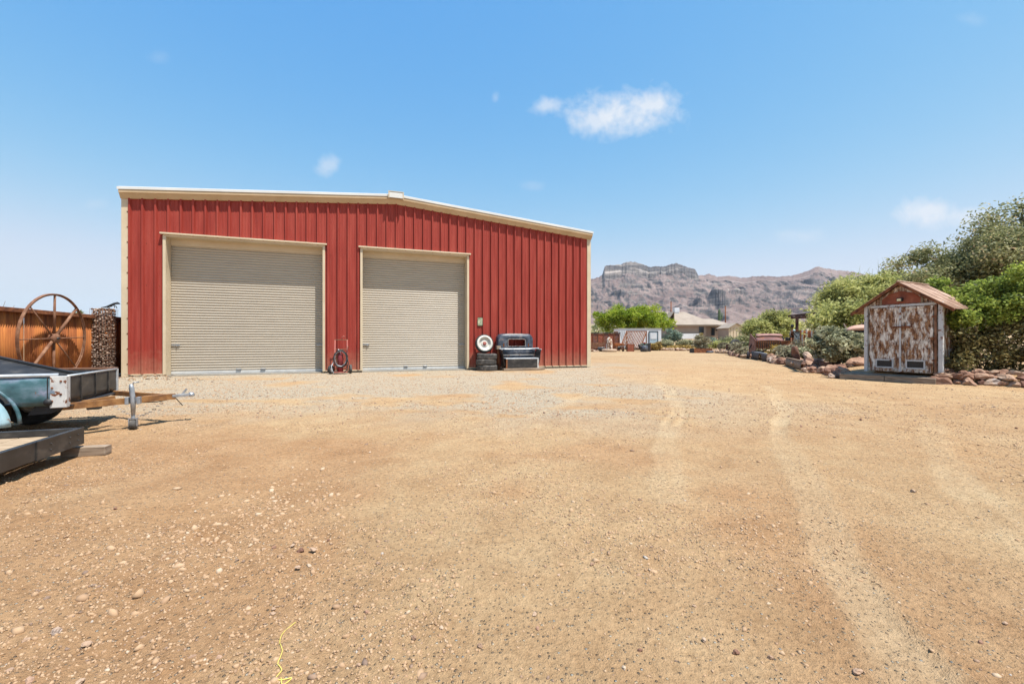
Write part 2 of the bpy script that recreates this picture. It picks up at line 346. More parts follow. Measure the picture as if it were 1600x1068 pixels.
# ------------------------------------------------------------------ object helpers
def link(o, parent=None):
    COL.objects.link(o)
    if parent is not None: o.parent = parent
    return o
def tag(o, label=None, cat=None, group=None, kind=None):
    if label: o['label'] = label
    if cat: o['category'] = cat
    if group: o['group'] = group
    if kind: o['kind'] = kind
    return o
def thing(name, label, cat, loc=(0,0,0), rz=0, group=None):
    o = bpy.data.objects.new(name, None)
    o.empty_display_size = .2
    o.location = loc; o.rotation_euler = (0, 0, rz)
    link(o)
    return tag(o, label, cat, group)
class MB:
    def __init__(s): s.v = []; s.f = []; s.fm = []; s.sm = []
    def add(s, vs, fs, mi=0, smooth=False, mat=None):
        b = len(s.v)
        if mat is not None: vs = [mat @ Vector(v) for v in vs]
        s.v.extend([tuple(v) for v in vs])
        for f in fs:
            s.f.append(tuple(b+i for i in f)); s.fm.append(mi); s.sm.append(smooth)
        return s
    def box(s, c, d, rot=None, mi=0):
        hx, hy, hz = d[0]/2, d[1]/2, d[2]/2
        vs = [Vector((x, y, z)) for x in (-hx, hx) for y in (-hy, hy) for z in (-hz, hz)]
        if rot is not None: vs = [rot @ v for v in vs]
        vs = [v+Vector(c) for v in vs]
        return s.add(vs, [(0,1,3,2),(4,6,7,5),(0,4,5,1),(2,3,7,6),(0,2,6,4),(1,5,7,3)], mi)
    def bar(s, p, q, w, h=None, mi=0, up=(0,0,1)):
        h = h or w; p = Vector(p); q = Vector(q); d = q-p; L = d.length
        x = d.normalized(); u = Vector(up)
        if abs(x.dot(u)) > .98: u = Vector((0,1,0))
        y = u.cross(x).normalized(); z = x.cross(y)
        m = Matrix((x, y, z)).transposed()
        return s.box((p+q)/2, (L, w, h), m, mi)
    def tube(s, pts, r, n=8, mi=0, cap=True, smooth=True, closed=False):
        pts = [Vector(p) for p in pts]; k = len(pts)
        rs = r if isinstance(r, (list, tuple)) else [r]*k
        vs = []; fs = []; prev = None
        for i, p in enumerate(pts):
            if closed: t = (pts[(i+1) % k]-pts[i-1])
            else: t = (pts[min(i+1, k-1)]-pts[max(i-1, 0)])
            t.normalize()
            if prev is None:
                a = Vector((0,0,1)) if abs(t.z) < .9 else Vector((1,0,0))
                u = t.cross(a).normalized()
            else:
                u = (prev-t*prev.dot(t)).normalized()
            prev = u; w = t.cross(u)
            for j in range(n):
                a = 2*math.pi*j/n
                vs.append(p+(u*math.cos(a)+w*math.sin(a))*rs[i])
        rings = k if closed else k-1
        for i in range(rings):
            for j in range(n):
                a = i*n+j; b = i*n+(j+1) % n; i2 = (i+1) % k
                fs.append((a, b, i2*n+(j+1) % n, i2*n+j))
        if cap and not closed:
            fs.append(tuple(range(n-1, -1, -1))); fs.append(tuple((k-1)*n+j for j in range(n)))
        return s.add(vs, fs, mi, smooth)
    def lathe(s, prof, n=24, mat=None, mi=0, smooth=True, a0=0, a1=2*math.pi):
        full = abs(a1-a0-2*math.pi) < 1e-6
        k = n if full else n+1
        vs = []; fs = []
        for r, z in prof:
            for j in range(k):
                a = a0+(a1-a0)*j/n
                vs.append((r*math.cos(a), r*math.sin(a), z))
        for i in range(len(prof)-1):
            for j in range(n):
                j2 = (j+1) % k
                fs.append((i*k+j, i*k+j2, (i+1)*k+j2, (i+1)*k+j))
        return s.add(vs, fs, mi, smooth, mat)
    def prism(s, poly, t, mat=None, mi=0):
        """poly in local xz, extruded along y from 0 to t"""
        n = len(poly)
        vs = [(p[0], 0, p[1]) for p in poly]+[(p[0], t, p[1]) for p in poly]
        fs = [tuple(range(n)), tuple(range(2*n-1, n-1, -1))]
        for i in range(n):
            j = (i+1) % n; fs.append((i, n+i, n+j, j))
        return s.add(vs, fs, mi, False, mat)
    def grid(s, fn, nu, nv, mi=0, smooth=True, thick=0):
        vs = [fn(i/nu, j/nv) for j in range(nv+1) for i in range(nu+1)]
        fs = [(j*(nu+1)+i, j*(nu+1)+i+1, (j+1)*(nu+1)+i+1, (j+1)*(nu+1)+i) for j in range(nv) for i in range(nu)]
        return s.add(vs, fs, mi, smooth)
    def mesh(s, name, mats):
        me = bpy.data.meshes.new(name)
        me.from_pydata(s.v, [], s.f)
        for m in (mats if isinstance(mats, (list, tuple)) else [mats]): me.materials.append(m)
        me.polygons.foreach_set('material_index', s.fm)
        me.polygons.foreach_set('use_smooth', s.sm)
        me.update()
        return me
    def build(s, name, mats, parent=None, bevel=0, solid=0, label=None):
        o = bpy.data.objects.new(name, s.mesh(name, mats))
        link(o, parent)
        if solid:
            md = o.modifiers.new('thick', 'SOLIDIFY'); md.thickness = solid; md.offset = 0
        if bevel:
            md = o.modifiers.new('bevel', 'BEVEL'); md.width = bevel; md.segments = 2; md.limit_method = 'ANGLE'
        if label: o['label'] = label
        return o
def np_mesh(name, V, Fq, mat, attr=None, smooth=False, k=4):
    """V (n,3), Fq (m,k) -> mesh quickly; attr=(name, per-vertex values)"""
    me = bpy.data.meshes.new(name)
    V = np.ascontiguousarray(V, np.float32); Fq = np.ascontiguousarray(Fq, np.int32)
    me.vertices.add(len(V)); me.vertices.foreach_set('co', V.ravel())
    me.loops.add(Fq.size); me.loops.foreach_set('vertex_index', Fq.ravel())
    me.polygons.add(len(Fq))
    me.polygons.foreach_set('loop_start', np.arange(0, Fq.size, k, dtype=np.int32))
    me.polygons.foreach_set('loop_total', np.full(len(Fq), k, np.int32))
    if smooth: me.polygons.foreach_set('use_smooth', np.ones(len(Fq), bool))
    me.materials.append(mat)
    for at in (attr if isinstance(attr, list) else [attr] if attr else []):
        a = me.attributes.new(at[0], 'FLOAT', 'POINT'); a.data.foreach_set('value', np.ascontiguousarray(at[1], np.float32))
    me.update(calc_edges=True); me.validate()
    return me
def mesh_obj(name, me, parent=None):
    return link(bpy.data.objects.new(name, me), parent)

# rock meshes: lumpy angular stones, one shared set
def ico(sub=1):
    import bmesh
    bm = bmesh.new(); bmesh.ops.create_icosphere(bm, subdivisions=sub, radius=1)
    vs = np.array([v.co[:] for v in bm.verts]); fs = np.array([[v.index for v in f.verts] for f in bm.faces]); bm.free()
    return vs, fs
ICO2 = ico(3); ICO1 = ico(1)
def rock_mesh(seed, mat, flatness=.6, rough=.35):
    r = random.Random(seed); vs, fs = ICO2
    out = []
    # cut by random planes for an angular look, then roughen
    planes = []
    for i in range(11):
        n = Vector((r.gauss(0,1), r.gauss(0,1), r.gauss(0,1))).normalized(); planes.append((n, r.uniform(.62,.92)))
    for v in vs:
        p = Vector(v)
        for n, d in planes:
            k = p.dot(n)
            if k > d: p -= n*(k-d)*.92
        q = p*(1+(mnoise.noise(p*1.7+Vector((seed*3.1,0,0))))*rough+mnoise.noise(p*5+Vector((seed,0,0)))*.06)
        out.append((q.x*1.15, q.y*.85, q.z*flatness))
    me = bpy.data.meshes.new('rock'); me.from_pydata(out, [], fs.tolist()); me.materials.append(mat)
    me.polygons.foreach_set('use_smooth', [False]*len(fs)); me.update()
    return me
ROCKS = [rock_mesh(i+1, M['rock'], .55+.12*(i % 4)) for i in range(8)]
PROCKS = [rock_mesh(i+21, M['rock_pale'], .55+.1*(i % 4)) for i in range(4)]
def put_rock(x, y, s, parent=None, z=None, name='rock', me=None, sink=.25, sc=None, ry=None):
    o = bpy.data.objects.new(name, me or random.choice(ROCKS)); link(o, parent)
    k = sc or (1, 1, 1)
    o.scale = (s*k[0], s*k[1], s*k[2])
    o.rotation_euler = (random.uniform(-.3,.3) if ry is None else ry, random.uniform(-.25,.25), random.uniform(0,6.28))
    zz = (gz(x, y)+s*.5*(1-sink)) if z is None else z
    o.location = (x, y, zz)
    return o
# ================================================================== GROUND
def ground_mat():
    ramp = lambda n_, st_, f_, k=.87: globals()['ramp'](n_, [(p_, (c_[0]*.96, c_[1]*1.01, c_[2]*1.01) if k != 1 else c_) for p_, c_ in st_], f_, k)
    m, nt, p = newmat('desert_dirt')
    v = coord(nt)
    big = noise_n(nt, v, .35, 5, .6); mid = noise_n(nt, v, 2.2, 7, .65, .4); fine = noise_n(nt, v, 34, 6, .7); grit = noise_n(nt, v, 150, 3, .6)
    dirt = ramp(nt, [(.3,(0.408,0.236,0.120)),(.45,(0.490,0.297,0.158)),(.6,(0.544,0.351,0.195)),(.75,(0.612,0.419,0.239))], mid)
    dirt = mixcol(nt, .35, dirt, ramp(nt, [(.35,(0.435,0.250,0.126)),(.65,(0.612,0.419,0.239))], big))
    at = lambda n: (lambda a: (setattr(a, 'attribute_name', n), a.outputs['Fac'])[1])(nt.nodes.new('ShaderNodeAttribute'))
    red = ramp(nt, [(.3,(0.381,0.189,0.088)),(.7,(0.517,0.290,0.151))], mid)
    f1 = mixcol(nt, at('redm'), dirt, red)
    grav = ramp(nt, [(.3,(0.26,0.205,0.155)),(.5,(0.45,0.375,0.29)),(.7,(0.63,0.54,0.43))], noise_n(nt, v, 55, 5, .8))
    f2 = mixcol(nt, at('gravm'), f1, grav)
    f3 = mixcol(nt, at('trackm'), f2, ramp(nt, [(.3,(0.58,0.405,0.245)),(.7,(0.66,0.48,0.30))], mid))
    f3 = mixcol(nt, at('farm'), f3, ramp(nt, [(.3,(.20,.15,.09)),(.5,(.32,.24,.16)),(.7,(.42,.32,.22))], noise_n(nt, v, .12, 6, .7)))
    # speckle of small embedded stones
    vo = nt.nodes.new('ShaderNodeTexVoronoi'); vo.inputs['Scale'].default_value = 62; vo.inputs['Randomness'].default_value = 1
    nt.links.new(v, vo.inputs['Vector'])
    lt = nt.nodes.new('ShaderNodeMapRange'); lt.inputs[1].default_value = .34; lt.inputs[2].default_value = .22
    nt.links.new(vo.outputs['Distance'], lt.inputs[0])
    sp = nt.nodes.new('ShaderNodeSeparateColor'); nt.links.new(vo.outputs['Color'], sp.inputs[0])
    pick = nt.nodes.new('ShaderNodeMapRange'); pick.inputs[1].default_value = .55; pick.inputs[2].default_value = .6
    nt.links.new(sp.outputs[0], pick.inputs[0])
    pm = nt.nodes.new('ShaderNodeMath'); pm.operation = 'MULTIPLY'; nt.links.new(lt.outputs[0], pm.inputs[0]); nt.links.new(pick.outputs[0], pm.inputs[1])
    scol = ramp(nt, [(0,(.20,.15,.11)),(.35,(.34,.22,.14)),(.6,(.50,.34,.21)),(.85,(.60,.46,.32)),(1,(.42,.39,.36))], sp.outputs[1])
    f4 = mixcol(nt, pm.outputs[0], f3, scol)
    fc = mixcol(nt, .85, f4, ramp(nt, [(.3,(.36,.34,.32)),(.5,(.5,.5,.5)),(.7,(.62,.62,.62))], fine, 1), 'OVERLAY')
    nt.links.new(fc, p.inputs['Base Color'])
    p.inputs['Roughness'].default_value = .97; p.inputs['Specular IOR Level'].default_value = .15
    ad = nt.nodes.new('ShaderNodeMath'); ad.operation = 'MULTIPLY_ADD'; ad.inputs[1].default_value = .5
    nt.links.new(pm.outputs[0], ad.inputs[0]); nt.links.new(fine, ad.inputs[2])
    ad2 = nt.nodes.new('ShaderNodeMath'); ad2.operation = 'MULTIPLY_ADD'; ad2.inputs[1].default_value = .35
    nt.links.new(grit, ad2.inputs[0]); nt.links.new(ad.outputs[0], ad2.inputs[2])
    bump(nt, p, ad2.outputs[0], 1.0, .03)
    return m
def grow(a, b, d0, g):
    out = [a]; d = d0
    while out[-1] < b: out.append(out[-1]+d); d *= g
    return out
ys = grow(.5, 6.5, .026, 1.0022)
ys = ys+grow(ys[-1], 6000, .045, 1.022)[1:]
back = [-x for x in grow(0, 60, .3, 1.3)[1:]][::-1]
ys = np.array(back+[0, .25]+ys)
xr = grow(0, 5, .03, 1.004); xr = xr+grow(xr[-1], 7000, .07, 1.032)[1:]
xs = np.array([-x for x in xr[1:]][::-1]+xr)
GX, GY = np.meshgrid(xs, ys)
GZ = ground_h(GX, GY)
tm, _ = track_mask(GX, GY)
tm = tm*(1-sstep(11, 16, GY))*.6*(.4+.9*fbm(GX*1.6, GY*1.6, 4, 99))
# grey gravel apron before the barn, patchy
gd = (GX+4.5)*(.943)+(GY-10)*.332
apron = sstep(5.4, 8.0, GY+fbm(GX*.8, GY*.8, 3, 14)*2.4-1.2+.12*(GX+5))*(1-sstep(1.5, 5.5, GX-.15*GY+fbm(GX*.6, GY*.6, 2, 19)*3))*(1-sstep(19, 24, GY))
apron = apron*sstep(.24, .46, fbm(GX*.9, GY*1.3, 4, 44))*.8
far_pale = 0*GY
redm = sstep(.46, .62, fbm(GX*.5+3, GY*.5, 4, 77))*(1-sstep(3.2, 8, GY))*(1-sstep(-.5, 2.5, GX-.25*GY))+.35*sstep(.5, .65, fbm(GX*.7, GY*.7, 3, 78))
redm = np.clip(redm, 0, 1)*(1-apron)*.7
ny, nx = GX.shape
V = np.stack([GX.ravel(), GY.ravel(), GZ.ravel()], 1)
ii = np.arange(ny*nx).reshape(ny, nx)
Q = np.stack([ii[:-1,:-1].ravel(), ii[:-1,1:].ravel(), ii[1:,1:].ravel(), ii[1:,:-1].ravel()], 1)
g = mesh_obj('ground', np_mesh('ground', V, Q, ground_mat(), [('trackm', tm.ravel()), ('gravm', np.clip(apron+far_pale,0,1).ravel()), ('redm', redm.ravel()), ('farm', np.maximum(sstep(75, 130, GY), .30*sstep(12, 26, GY)).ravel())], True))  # weaker nearer share of farm darkens dirt in place of missing pebble shadow
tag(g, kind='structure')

# ------------------------------------------------------------------ gravel (uncountable) and the larger loose stones
OCT = (np.array([(1,0,0),(0,1,0),(-1,0,0),(0,-1,0),(0,0,1),(0,0,-1)],float), np.array([(0,1,4),(1,2,4),(2,3,4),(3,0,4),(1,0,5),(2,1,5),(3,2,5),(0,3,5)]))
def scatter(name, X, Y, S, label, seed, pvbase=None, base=None):
    r = np.random.default_rng(seed)
    n = len(X); vs, fs = base or ICO1; k = len(vs)
    Z = ground_h(X, Y)
    P = np.repeat(vs[None], n, 0)*(1+r.normal(0, .24, (n, k, 1)))
    P = P*np.stack([r.uniform(.8,1.5,n), r.uniform(.6,1.05,n), r.uniform(.5,1.0,n)], 1)[:, None, :]
    a = r.uniform(0, 6.28, n); t = r.normal(0, .35, n)
    x, y, z = P[...,0], P[...,1], P[...,2]
    y, z = y*np.cos(t)[:,None]-z*np.sin(t)[:,None], y*np.sin(t)[:,None]+z*np.cos(t)[:,None]
    x, y = x*np.cos(a)[:,None]-y*np.sin(a)[:,None], x*np.sin(a)[:,None]+y*np.cos(a)[:,None]
    s = S[:, None]
    VV = np.stack([x*s+X[:,None], y*s+Y[:,None], z*s+Z[:,None]-s*.02], 2).reshape(-1, 3)
    FF = (fs[None]+(np.arange(n)*k)[:,None,None]).reshape(-1, 3)
    pv = r.beta(2.6, 1.7, n) if pvbase is None else pvbase(r, n)
    o = mesh_obj(name, np_mesh(name, VV, FF, M['pebble'], ('pv', np.repeat(pv, k)), False, 3))
    return tag(o, label, 'gravel', kind='stuff')
def sample(n, y0, y1, power, seed, xw=1.45):
    r = np.random.default_rng(seed)
    u = r.random(n)
    e = 1-power
    Y = (y0**e+u*(y1**e-y0**e))**(1/e)
    X = r.uniform(-1, 1, n)*(xw*Y+.4)
    return X, Y, r
X, Y, r = sample(86000, 1.0, 7.5, .45, 3)
keep = r.random(len(X)) < (.10+.95*sstep(.44, .60, fbm(X*.9, Y*.9, 4, 51)))*(1-.95*track_mask(X, Y)[0])
X, Y = X[keep], Y[keep]; S = np.exp(r.normal(math.log(.0036), .52, len(X))); S = np.clip(S*(.75+.11*Y), .0016, .017)
drop = (S > .0058) & (np.random.default_rng(2).random(len(S)) < .45)
X, Y, S = X[~drop], Y[~drop], S[~drop]
big = S > .0058
scatter('gravel', X[big], Y[big], S[big], 'small tan pebbles strewn over the near dirt yard', 5)
scatter('gravel', X[~big], Y[~big], S[~big]*1.5, 'fine tan grit strewn over the near dirt yard', 4, base=OCT)
X, Y, r = sample(100000, 6.0, 19.0, .8, 8)
ap = sstep(5.4, 8.0, Y+fbm(X*.8, Y*.8, 3, 14)*2.4-1.2+.12*(X+5))*(1-sstep(1.5, 5.5, X-.15*Y+fbm(X*.6, Y*.6, 2, 19)*3))
wallside = (12.85+(X+11.5)*.352-Y) > .12
inside = (X < edge_x(Y)-.2) & (wallside | (X > 3.4))
keep = (r.random(len(X)) < (.16+.84*ap*sstep(.3, .58, fbm(X*.9, Y*1.3, 4, 44)))) & inside
X, Y, r2 = X[keep], Y[keep], r
S = np.clip(np.exp(r2.normal(math.log(.0095), .42, len(X))), .004, .028)
scatter('gravel', X, Y, S, 'grey gravel spread before the red building', 6, lambda r, n: np.clip(r.beta(1.6, 1.4, n), 0, 1), base=OCT)
# patch of broken stone at the left of centre
r = np.random.default_rng(31)
n = 520; X = -1.62+r.normal(0, .28, n); Y = 2.72+r.normal(0, .42, n)
S = np.clip(np.exp(r.normal(math.log(.0085), .5, n)), .004, .024)
scatter('gravel', X, Y, S, 'patch of broken angular stone chips left of centre', 33, lambda r, n: r.uniform(.35, .97, n))
# chips on the mound by the barn corner
n = 420; X = -9.5+r.normal(0, .75, n); Y = 11.2+r.normal(0, .42, n)
S = np.clip(np.exp(r.normal(math.log(.014), .5, n)), .006, .04)
scatter('gravel', X, Y, S, 'earth clods and chips on the low mound by the corner of the building', 36, lambda r, n: r.uniform(.02, .8, n))

LOOSE = [(176,676+640,0)]
stone_px = [(470,860,.036),(489,859,.034),(457,851,.026),(428,889-36,.026),(465,886,.028),(483,884,.024),(513,843,.018),(427,947,.022),(426,955,.024),
            (88,980,.040),(40,993,.026),(135,999,.028),(180,797,.020),(305,792,.016),(412,855,.02),(573,960,.022),(690,1025-40,.02),(925,885,.022),
            (873,904,.016),(1340,1052,.034),(1100,1003,.020),(1150,1022,.022),(1085,950,.016),(1204,1030,.02),(840,1043-60,.018),(835,963,.022),
            (1427,768,.030),(660,893,.016),(300,1023,.022),(260,1016,.016),(343,1025,.022),(1060,880,.015),(1570,970,.02),(1532,1002,.02),(705,935,.018),
            (647,1000,.02),(1000,1020,.018),(975,1048,.018),(560,1040,.018),(1252,668,.03),(505,748,.02),(1015,892,.014),(1220,905,.014),(500,700,.026),
            (578,706,.024),(1345,655,.03),(1305,655,.03),(1430,657,.035),(1588,668,.03),(750,1010,.022),(125,1060,.026),(45,1060,.03),(15,1042,.024)]
stone_px = [(x, y, s*(.85 if y > 800 else 1)) for x, y, s in stone_px]
for i, (x, y, s) in enumerate(stone_px):
    Yd = 1.05*F/(y-534); Xd = (x-800)/F*Yd
    o = put_rock(Xd, Yd, s*.55, name='stone', me=random.choice(PROCKS if i % 3 else ROCKS))
    tone = 'pale tan' if o.data in PROCKS else 'dark reddish'
    siz = 'large' if s > .029 else 'fist sized' if s > .021 else 'small'
    where = ('in the bottom left corner of the photograph' if x < 190 and y > 940 else 'on bare dirt before the low flatbed trailer' if x < 320 and y < 880 else
             'near the yellow cord in the foreground' if 250 < x < 580 and y > 940 else 'in the patch of broken stone chips' if 400 < x < 520 and y > 800 else
             'on the gravel before the left roll-up door' if x < 620 and y < 760 else 'on dirt toward the shed and rock border' if y < 700 else
             'in the bottom right corner of the photograph' if x > 1300 and y > 940 else 'on the dirt between the wheel tracks' if x > 960 else 'in the middle of the near dirt yard')
    tag(o, f'{siz} {tone} stone {where}', 'stone', 'loose stones on the dirt yard')

by_lab = {}
for o in list(COL.objects):
    if o.name.split('.')[0] == 'stone' and 'label' in o: by_lab.setdefault(o['label'], []).append(o)
for lab, os_ in by_lab.items():
    if len(os_) > 1:
        os_.sort(key=lambda q: q.location.x/q.location.y)
        for i, q in enumerate(os_):
            pos = 'leftmost' if i == 0 else 'rightmost' if i == len(os_)-1 else ['', 'second from left', 'third from left', 'fourth from left', 'fifth from left', 'sixth from left'][min(i, 5)]
            q['label'] = pos+' '+lab
# ------------------------------------------------------------------ mountains
def mountains():
    cp = [(200,530),(380,505),(520,492),(700,470),(850,448),(900,438),(924,436),(935,433),(941,429),(945,416),(970,414),(975,411),(985,409.5),(1000,412),
          (1010,416),(1017,418),(1025,416),(1035,417),(1042,415),(1050,413),(1058,412),(1065,414),(1075,418),(1086,421),(1091,430),(1100,430),
          (1108,428),(1120,432),(1140,431),(1153,433),(1165,434),(1175,432),(1190,431),(1215,432),(1235,431),(1255,425),(1265,422),(1275,417),(1280,416),
          (1290,419),(1310,422),(1330,424),(1360,430),(1400,438),(1500,450),(1700,478),(1900,505),(2100,528)]
    s = np.concatenate([np.linspace((200-800)/F, (880-800)/F, 160, endpoint=False), np.linspace((880-800)/F, (1360-800)/F, 900, endpoint=False), np.linspace((1360-800)/F, (2100-800)/F, 160)])
    pxs = s*F+800
    C0 = (534-np.interp(pxs, [c[0] for c in cp], [c[1] for c in cp]))/F
    C = C0; kern = np.exp(-np.linspace(-2.2,2.2,131)**2); kern /= kern.sum()
    Cs_ = np.convolve(np.pad(C0, 65, 'edge'), kern, 'valid')
    Cn = (fbm(pxs*.25, pxs*0, 3, 60)-.5)*.0036*sstep(.02, .08, C)
    mesa = sstep(936, 946, pxs)*(1-sstep(1084, 1096, pxs))
    D = 2950+(fbm(pxs*.012, pxs*0+3, 3, 61)-.5)*300
    flute = (fbm(pxs*.30, pxs*0+8, 3, 62, .7)-.5)
    t = np.concatenate([np.linspace(0, .86, 120, endpoint=False), np.linspace(.86, 1.0, 70), np.linspace(1.01, 1.5, 12)])
    T, SS = np.meshgrid(t, s, indexing='ij')
    PX = SS*F+800
    Dm = D[None, :]; Y0 = 1350.
    Y = Y0+T*(Dm-Y0)
    # profile of height fraction
    def prof(t, cliff):
        tal = np.interp(t, [0,.25,.5,.7,.86,.90], [0,.10,.26,.46,.72,.79])
        cl = np.interp(t, [0,.86,.895,.905,.925,.935,.962,.975,.99,1.0], [0,0,0,.07,.09,.14,.155,.20,.21,.21])
        sm = np.interp(t, [0,.86,.93,1.0], [0,0,.10,.21])
        tl2 = np.interp(t, [.86,.90,1.0], [.72,.79,.79])
        base = np.where(t < .86, tal, tl2)
        return np.clip(base+np.where(t > .86, cliff*cl+(1-cliff)*sm, 0), 0, 1)
    cl = (.25+.75*mesa)[None, :]
    Tw = T+flute[None, :]*(.12+.88*mesa[None, :])*.020*sstep(.84, .9, T)*(1-sstep(.985, 1, T))
    H = prof(Tw, cl)
    H = np.where(T > 1, 1-.25*(T-1)*2, H)
    base = 47.
    mesaA = mesa[None, :]*np.ones_like(T)
    led = np.exp(-((Tw-.912)/.010)**2)*(.35+.65*mesaA)*sstep(.3, .5, fbm(PX*.08, PX*0+2, 2, 90))
    clf = sstep(.865, .885, Tw)*(1-sstep(.985, 1.0, Tw))*mesaA
    mixT = sstep(.80, .90, T)
    Hc = (Cs_[None, :]*(1-mixT)+C[None, :]*mixT)*Dm
    Z = base+(Hc-base)*H+Cn[None, :]*Dm*sstep(.90, 1, T)
    # gullies and spurs
    X = SS*Y
    ridg = 1-np.abs(fbm(X/210+4, Y/520, 5, 63, .55)*2-1)*2
    ridg2 = 1-np.abs(fbm(X/70, Y/190, 4, 64, .6)*2-1)*2
    amp = sstep(.02, .3, T)*(1-sstep(.86, .93, T))
    ok = sstep(20, 120, Hc)
    Z = Z+amp*ok*(ridg*62-30+ridg2*13)
    # lower dark outcrops
    lump = lambda cx, w, tt, tw, h: h*np.exp(-((PX-cx)/w)**2)*np.exp(-((T-tt)/tw)**2)*(.4+1.2*fbm(X/40, Y/60, 4, 65))
    Z = Z+lump(1135, 55, .42, .10, 85)+lump(975, 30, .55, .07, 60)+lump(915, 30, .30, .1, 70)+lump(1250, 60, .6, .1, 60)
    Y = Y+(fbm(X/30, Z/30, 3, 66)-.5)*30*amp
    X = SS*Y
    X = np.where(True, X, X)
    n1, n2 = X.shape
    V = np.stack([X.ravel(), Y.ravel(), Z.ravel()+1.05], 1)
    ii = np.arange(n1*n2).reshape(n1, n2)
    Q = np.stack([ii[:-1,:-1].ravel(), ii[:-1,1:].ravel(), ii[1:,1:].ravel(), ii[1:,:-1].ravel()], 1)
    m, nt, p = newmat('mountain_rock')
    v = coord(nt)
    gN = nt.nodes.new('ShaderNodeNewGeometry'); sn = nt.nodes.new('ShaderNodeSeparateXYZ'); nt.links.new(gN.outputs['True Normal'], sn.inputs[0])
    n1_ = noise_n(nt, v, .012, 10, .68, .4)
    talus = ramp(nt, [(.3,(.085,.052,.048)),(.45,(.155,.102,.088)),(.58,(.25,.175,.15)),(.72,(.38,.29,.25))], n1_)
    vs_ = coord(nt, (.12,.12,4.0))
    strata = noise_n(nt, vs_, .018, 7, .7)
    vc = coord(nt, (1,1,.12))
    cols = noise_n(nt, vc, .035, 6, .75)
    cliff = ramp(nt, [(.36,(.03,.03,.036)),(.48,(.08,.074,.076)),(.58,(.16,.14,.13)),(.63,(.42,.36,.31))], strata)
    cliff = mixcol(nt, .3, cliff, ramp(nt, [(.4,(.05,.052,.06)),(.62,(.24,.215,.205))], cols), 'MIX')
    f = nt.nodes.new('ShaderNodeMapRange'); f.inputs[1].default_value = .80; f.inputs[2].default_value = .58
    nt.links.new(sn.outputs[2], f.inputs[0])
    big_ = noise_n(nt, v, .0035, 4, .6)
    talus = mixcol(nt, .5, talus, ramp(nt, [(.35,(.12,.085,.085)),(.65,(.34,.265,.24))], big_))
    c = mixcol(nt, f.outputs[0], talus, cliff)
    at_ = lambda n: (lambda a: (setattr(a, 'attribute_name', n), a.outputs['Fac'])[1])(nt.nodes.new('ShaderNodeAttribute'))
    c = mixcol(nt, at_('cliffband'), c, cliff)
    c = mixcol(nt, at_('ledge'), c, (.40,.34,.30))
    # desert scrub freckles
    vo = noise_n(nt, v, .09, 4, .8)
    fs_ = nt.nodes.new('ShaderNodeMapRange'); fs_.inputs[1].default_value = .56; fs_.inputs[2].default_value = .66; nt.links.new(vo, fs_.inputs[0])
    fm = nt.nodes.new('ShaderNodeMath'); fm.operation = 'MULTIPLY'; fm.inputs[1].default_value = .5; nt.links.new(fs_.outputs[0], fm.inputs[0])
    c = mixcol(nt, fm.outputs[0], c, (.11,.105,.075))
    nt.links.new(c, p.inputs['Base Color']); p.inputs['Roughness'].default_value = 1; p.inputs['Specular IOR Level'].default_value = .1
    bump(nt, p, noise_n(nt, v, .04, 8, .7), 1.0, 7)
    o = mesh_obj('mountains', np_mesh('mountains', V, Q, m, [('cliffband', (clf*.8).ravel()), ('ledge', (led*.8).ravel())], False))
    tag(o, kind='structure')
mountains()

# ================================================================== RED WORKSHOP
BW = 15.62; EZ = 5.45; PZ = 6.10
barn = thing('workshop_building', 'long red ribbed metal workshop with two beige roll-up doors', 'building', (-11.5, 12.85, 0), R(19.4))
nt = M['red'].node_tree; pr_ = nt.nodes['Principled BSDF']; old = pr_.inputs['Base Color'].links[0].from_socket
gp0 = nt.nodes.new('ShaderNodeNewGeometry'); sz0 = nt.nodes.new('ShaderNodeSeparateXYZ'); nt.links.new(gp0.outputs['Position'], sz0.inputs[0])
wz = nt.nodes.new('ShaderNodeMath'); wz.operation = 'MULTIPLY_ADD'; wz.inputs[1].default_value = 1.0
nn0 = noise_n(nt, coord(nt, (1,1,1)), 5, 6, .7); sc0 = nt.nodes.new('ShaderNodeMath'); sc0.operation = 'MULTIPLY'; sc0.inputs[1].default_value = -1.1; nt.links.new(nn0, sc0.inputs[0])
nt.links.new(sz0.outputs[2], wz.inputs[0]); nt.links.new(sc0.outputs[0], wz.inputs[2])
mr0 = nt.nodes.new('ShaderNodeMapRange'); mr0.inputs[1].default_value = .25; mr0.inputs[2].default_value = -.55; mr0.inputs[4].default_value = .42; nt.links.new(wz.outputs[0], mr0.inputs[0])
nt.links.new(mixcol(nt, mr0.outputs[0], old, (.40,.25,.16)), pr_.inputs['Base Color'])
def roofz(u): return EZ+(PZ-EZ)*(1-abs(u-BW/2)/(BW/2))
D1 = (1.06, 5.45, 4.27); D2 = (6.69, 10.41, 4.27)
NP = 48; STEP = (BW-.30)/NP
prof_pts = [(0,0),(.004,.062),(.046,.062),(.072,0),(.145,0),(.153,.007),(.172,.007),(.180,0),(.235,0),(.243,.007),(.262,.007),(.270,0)]
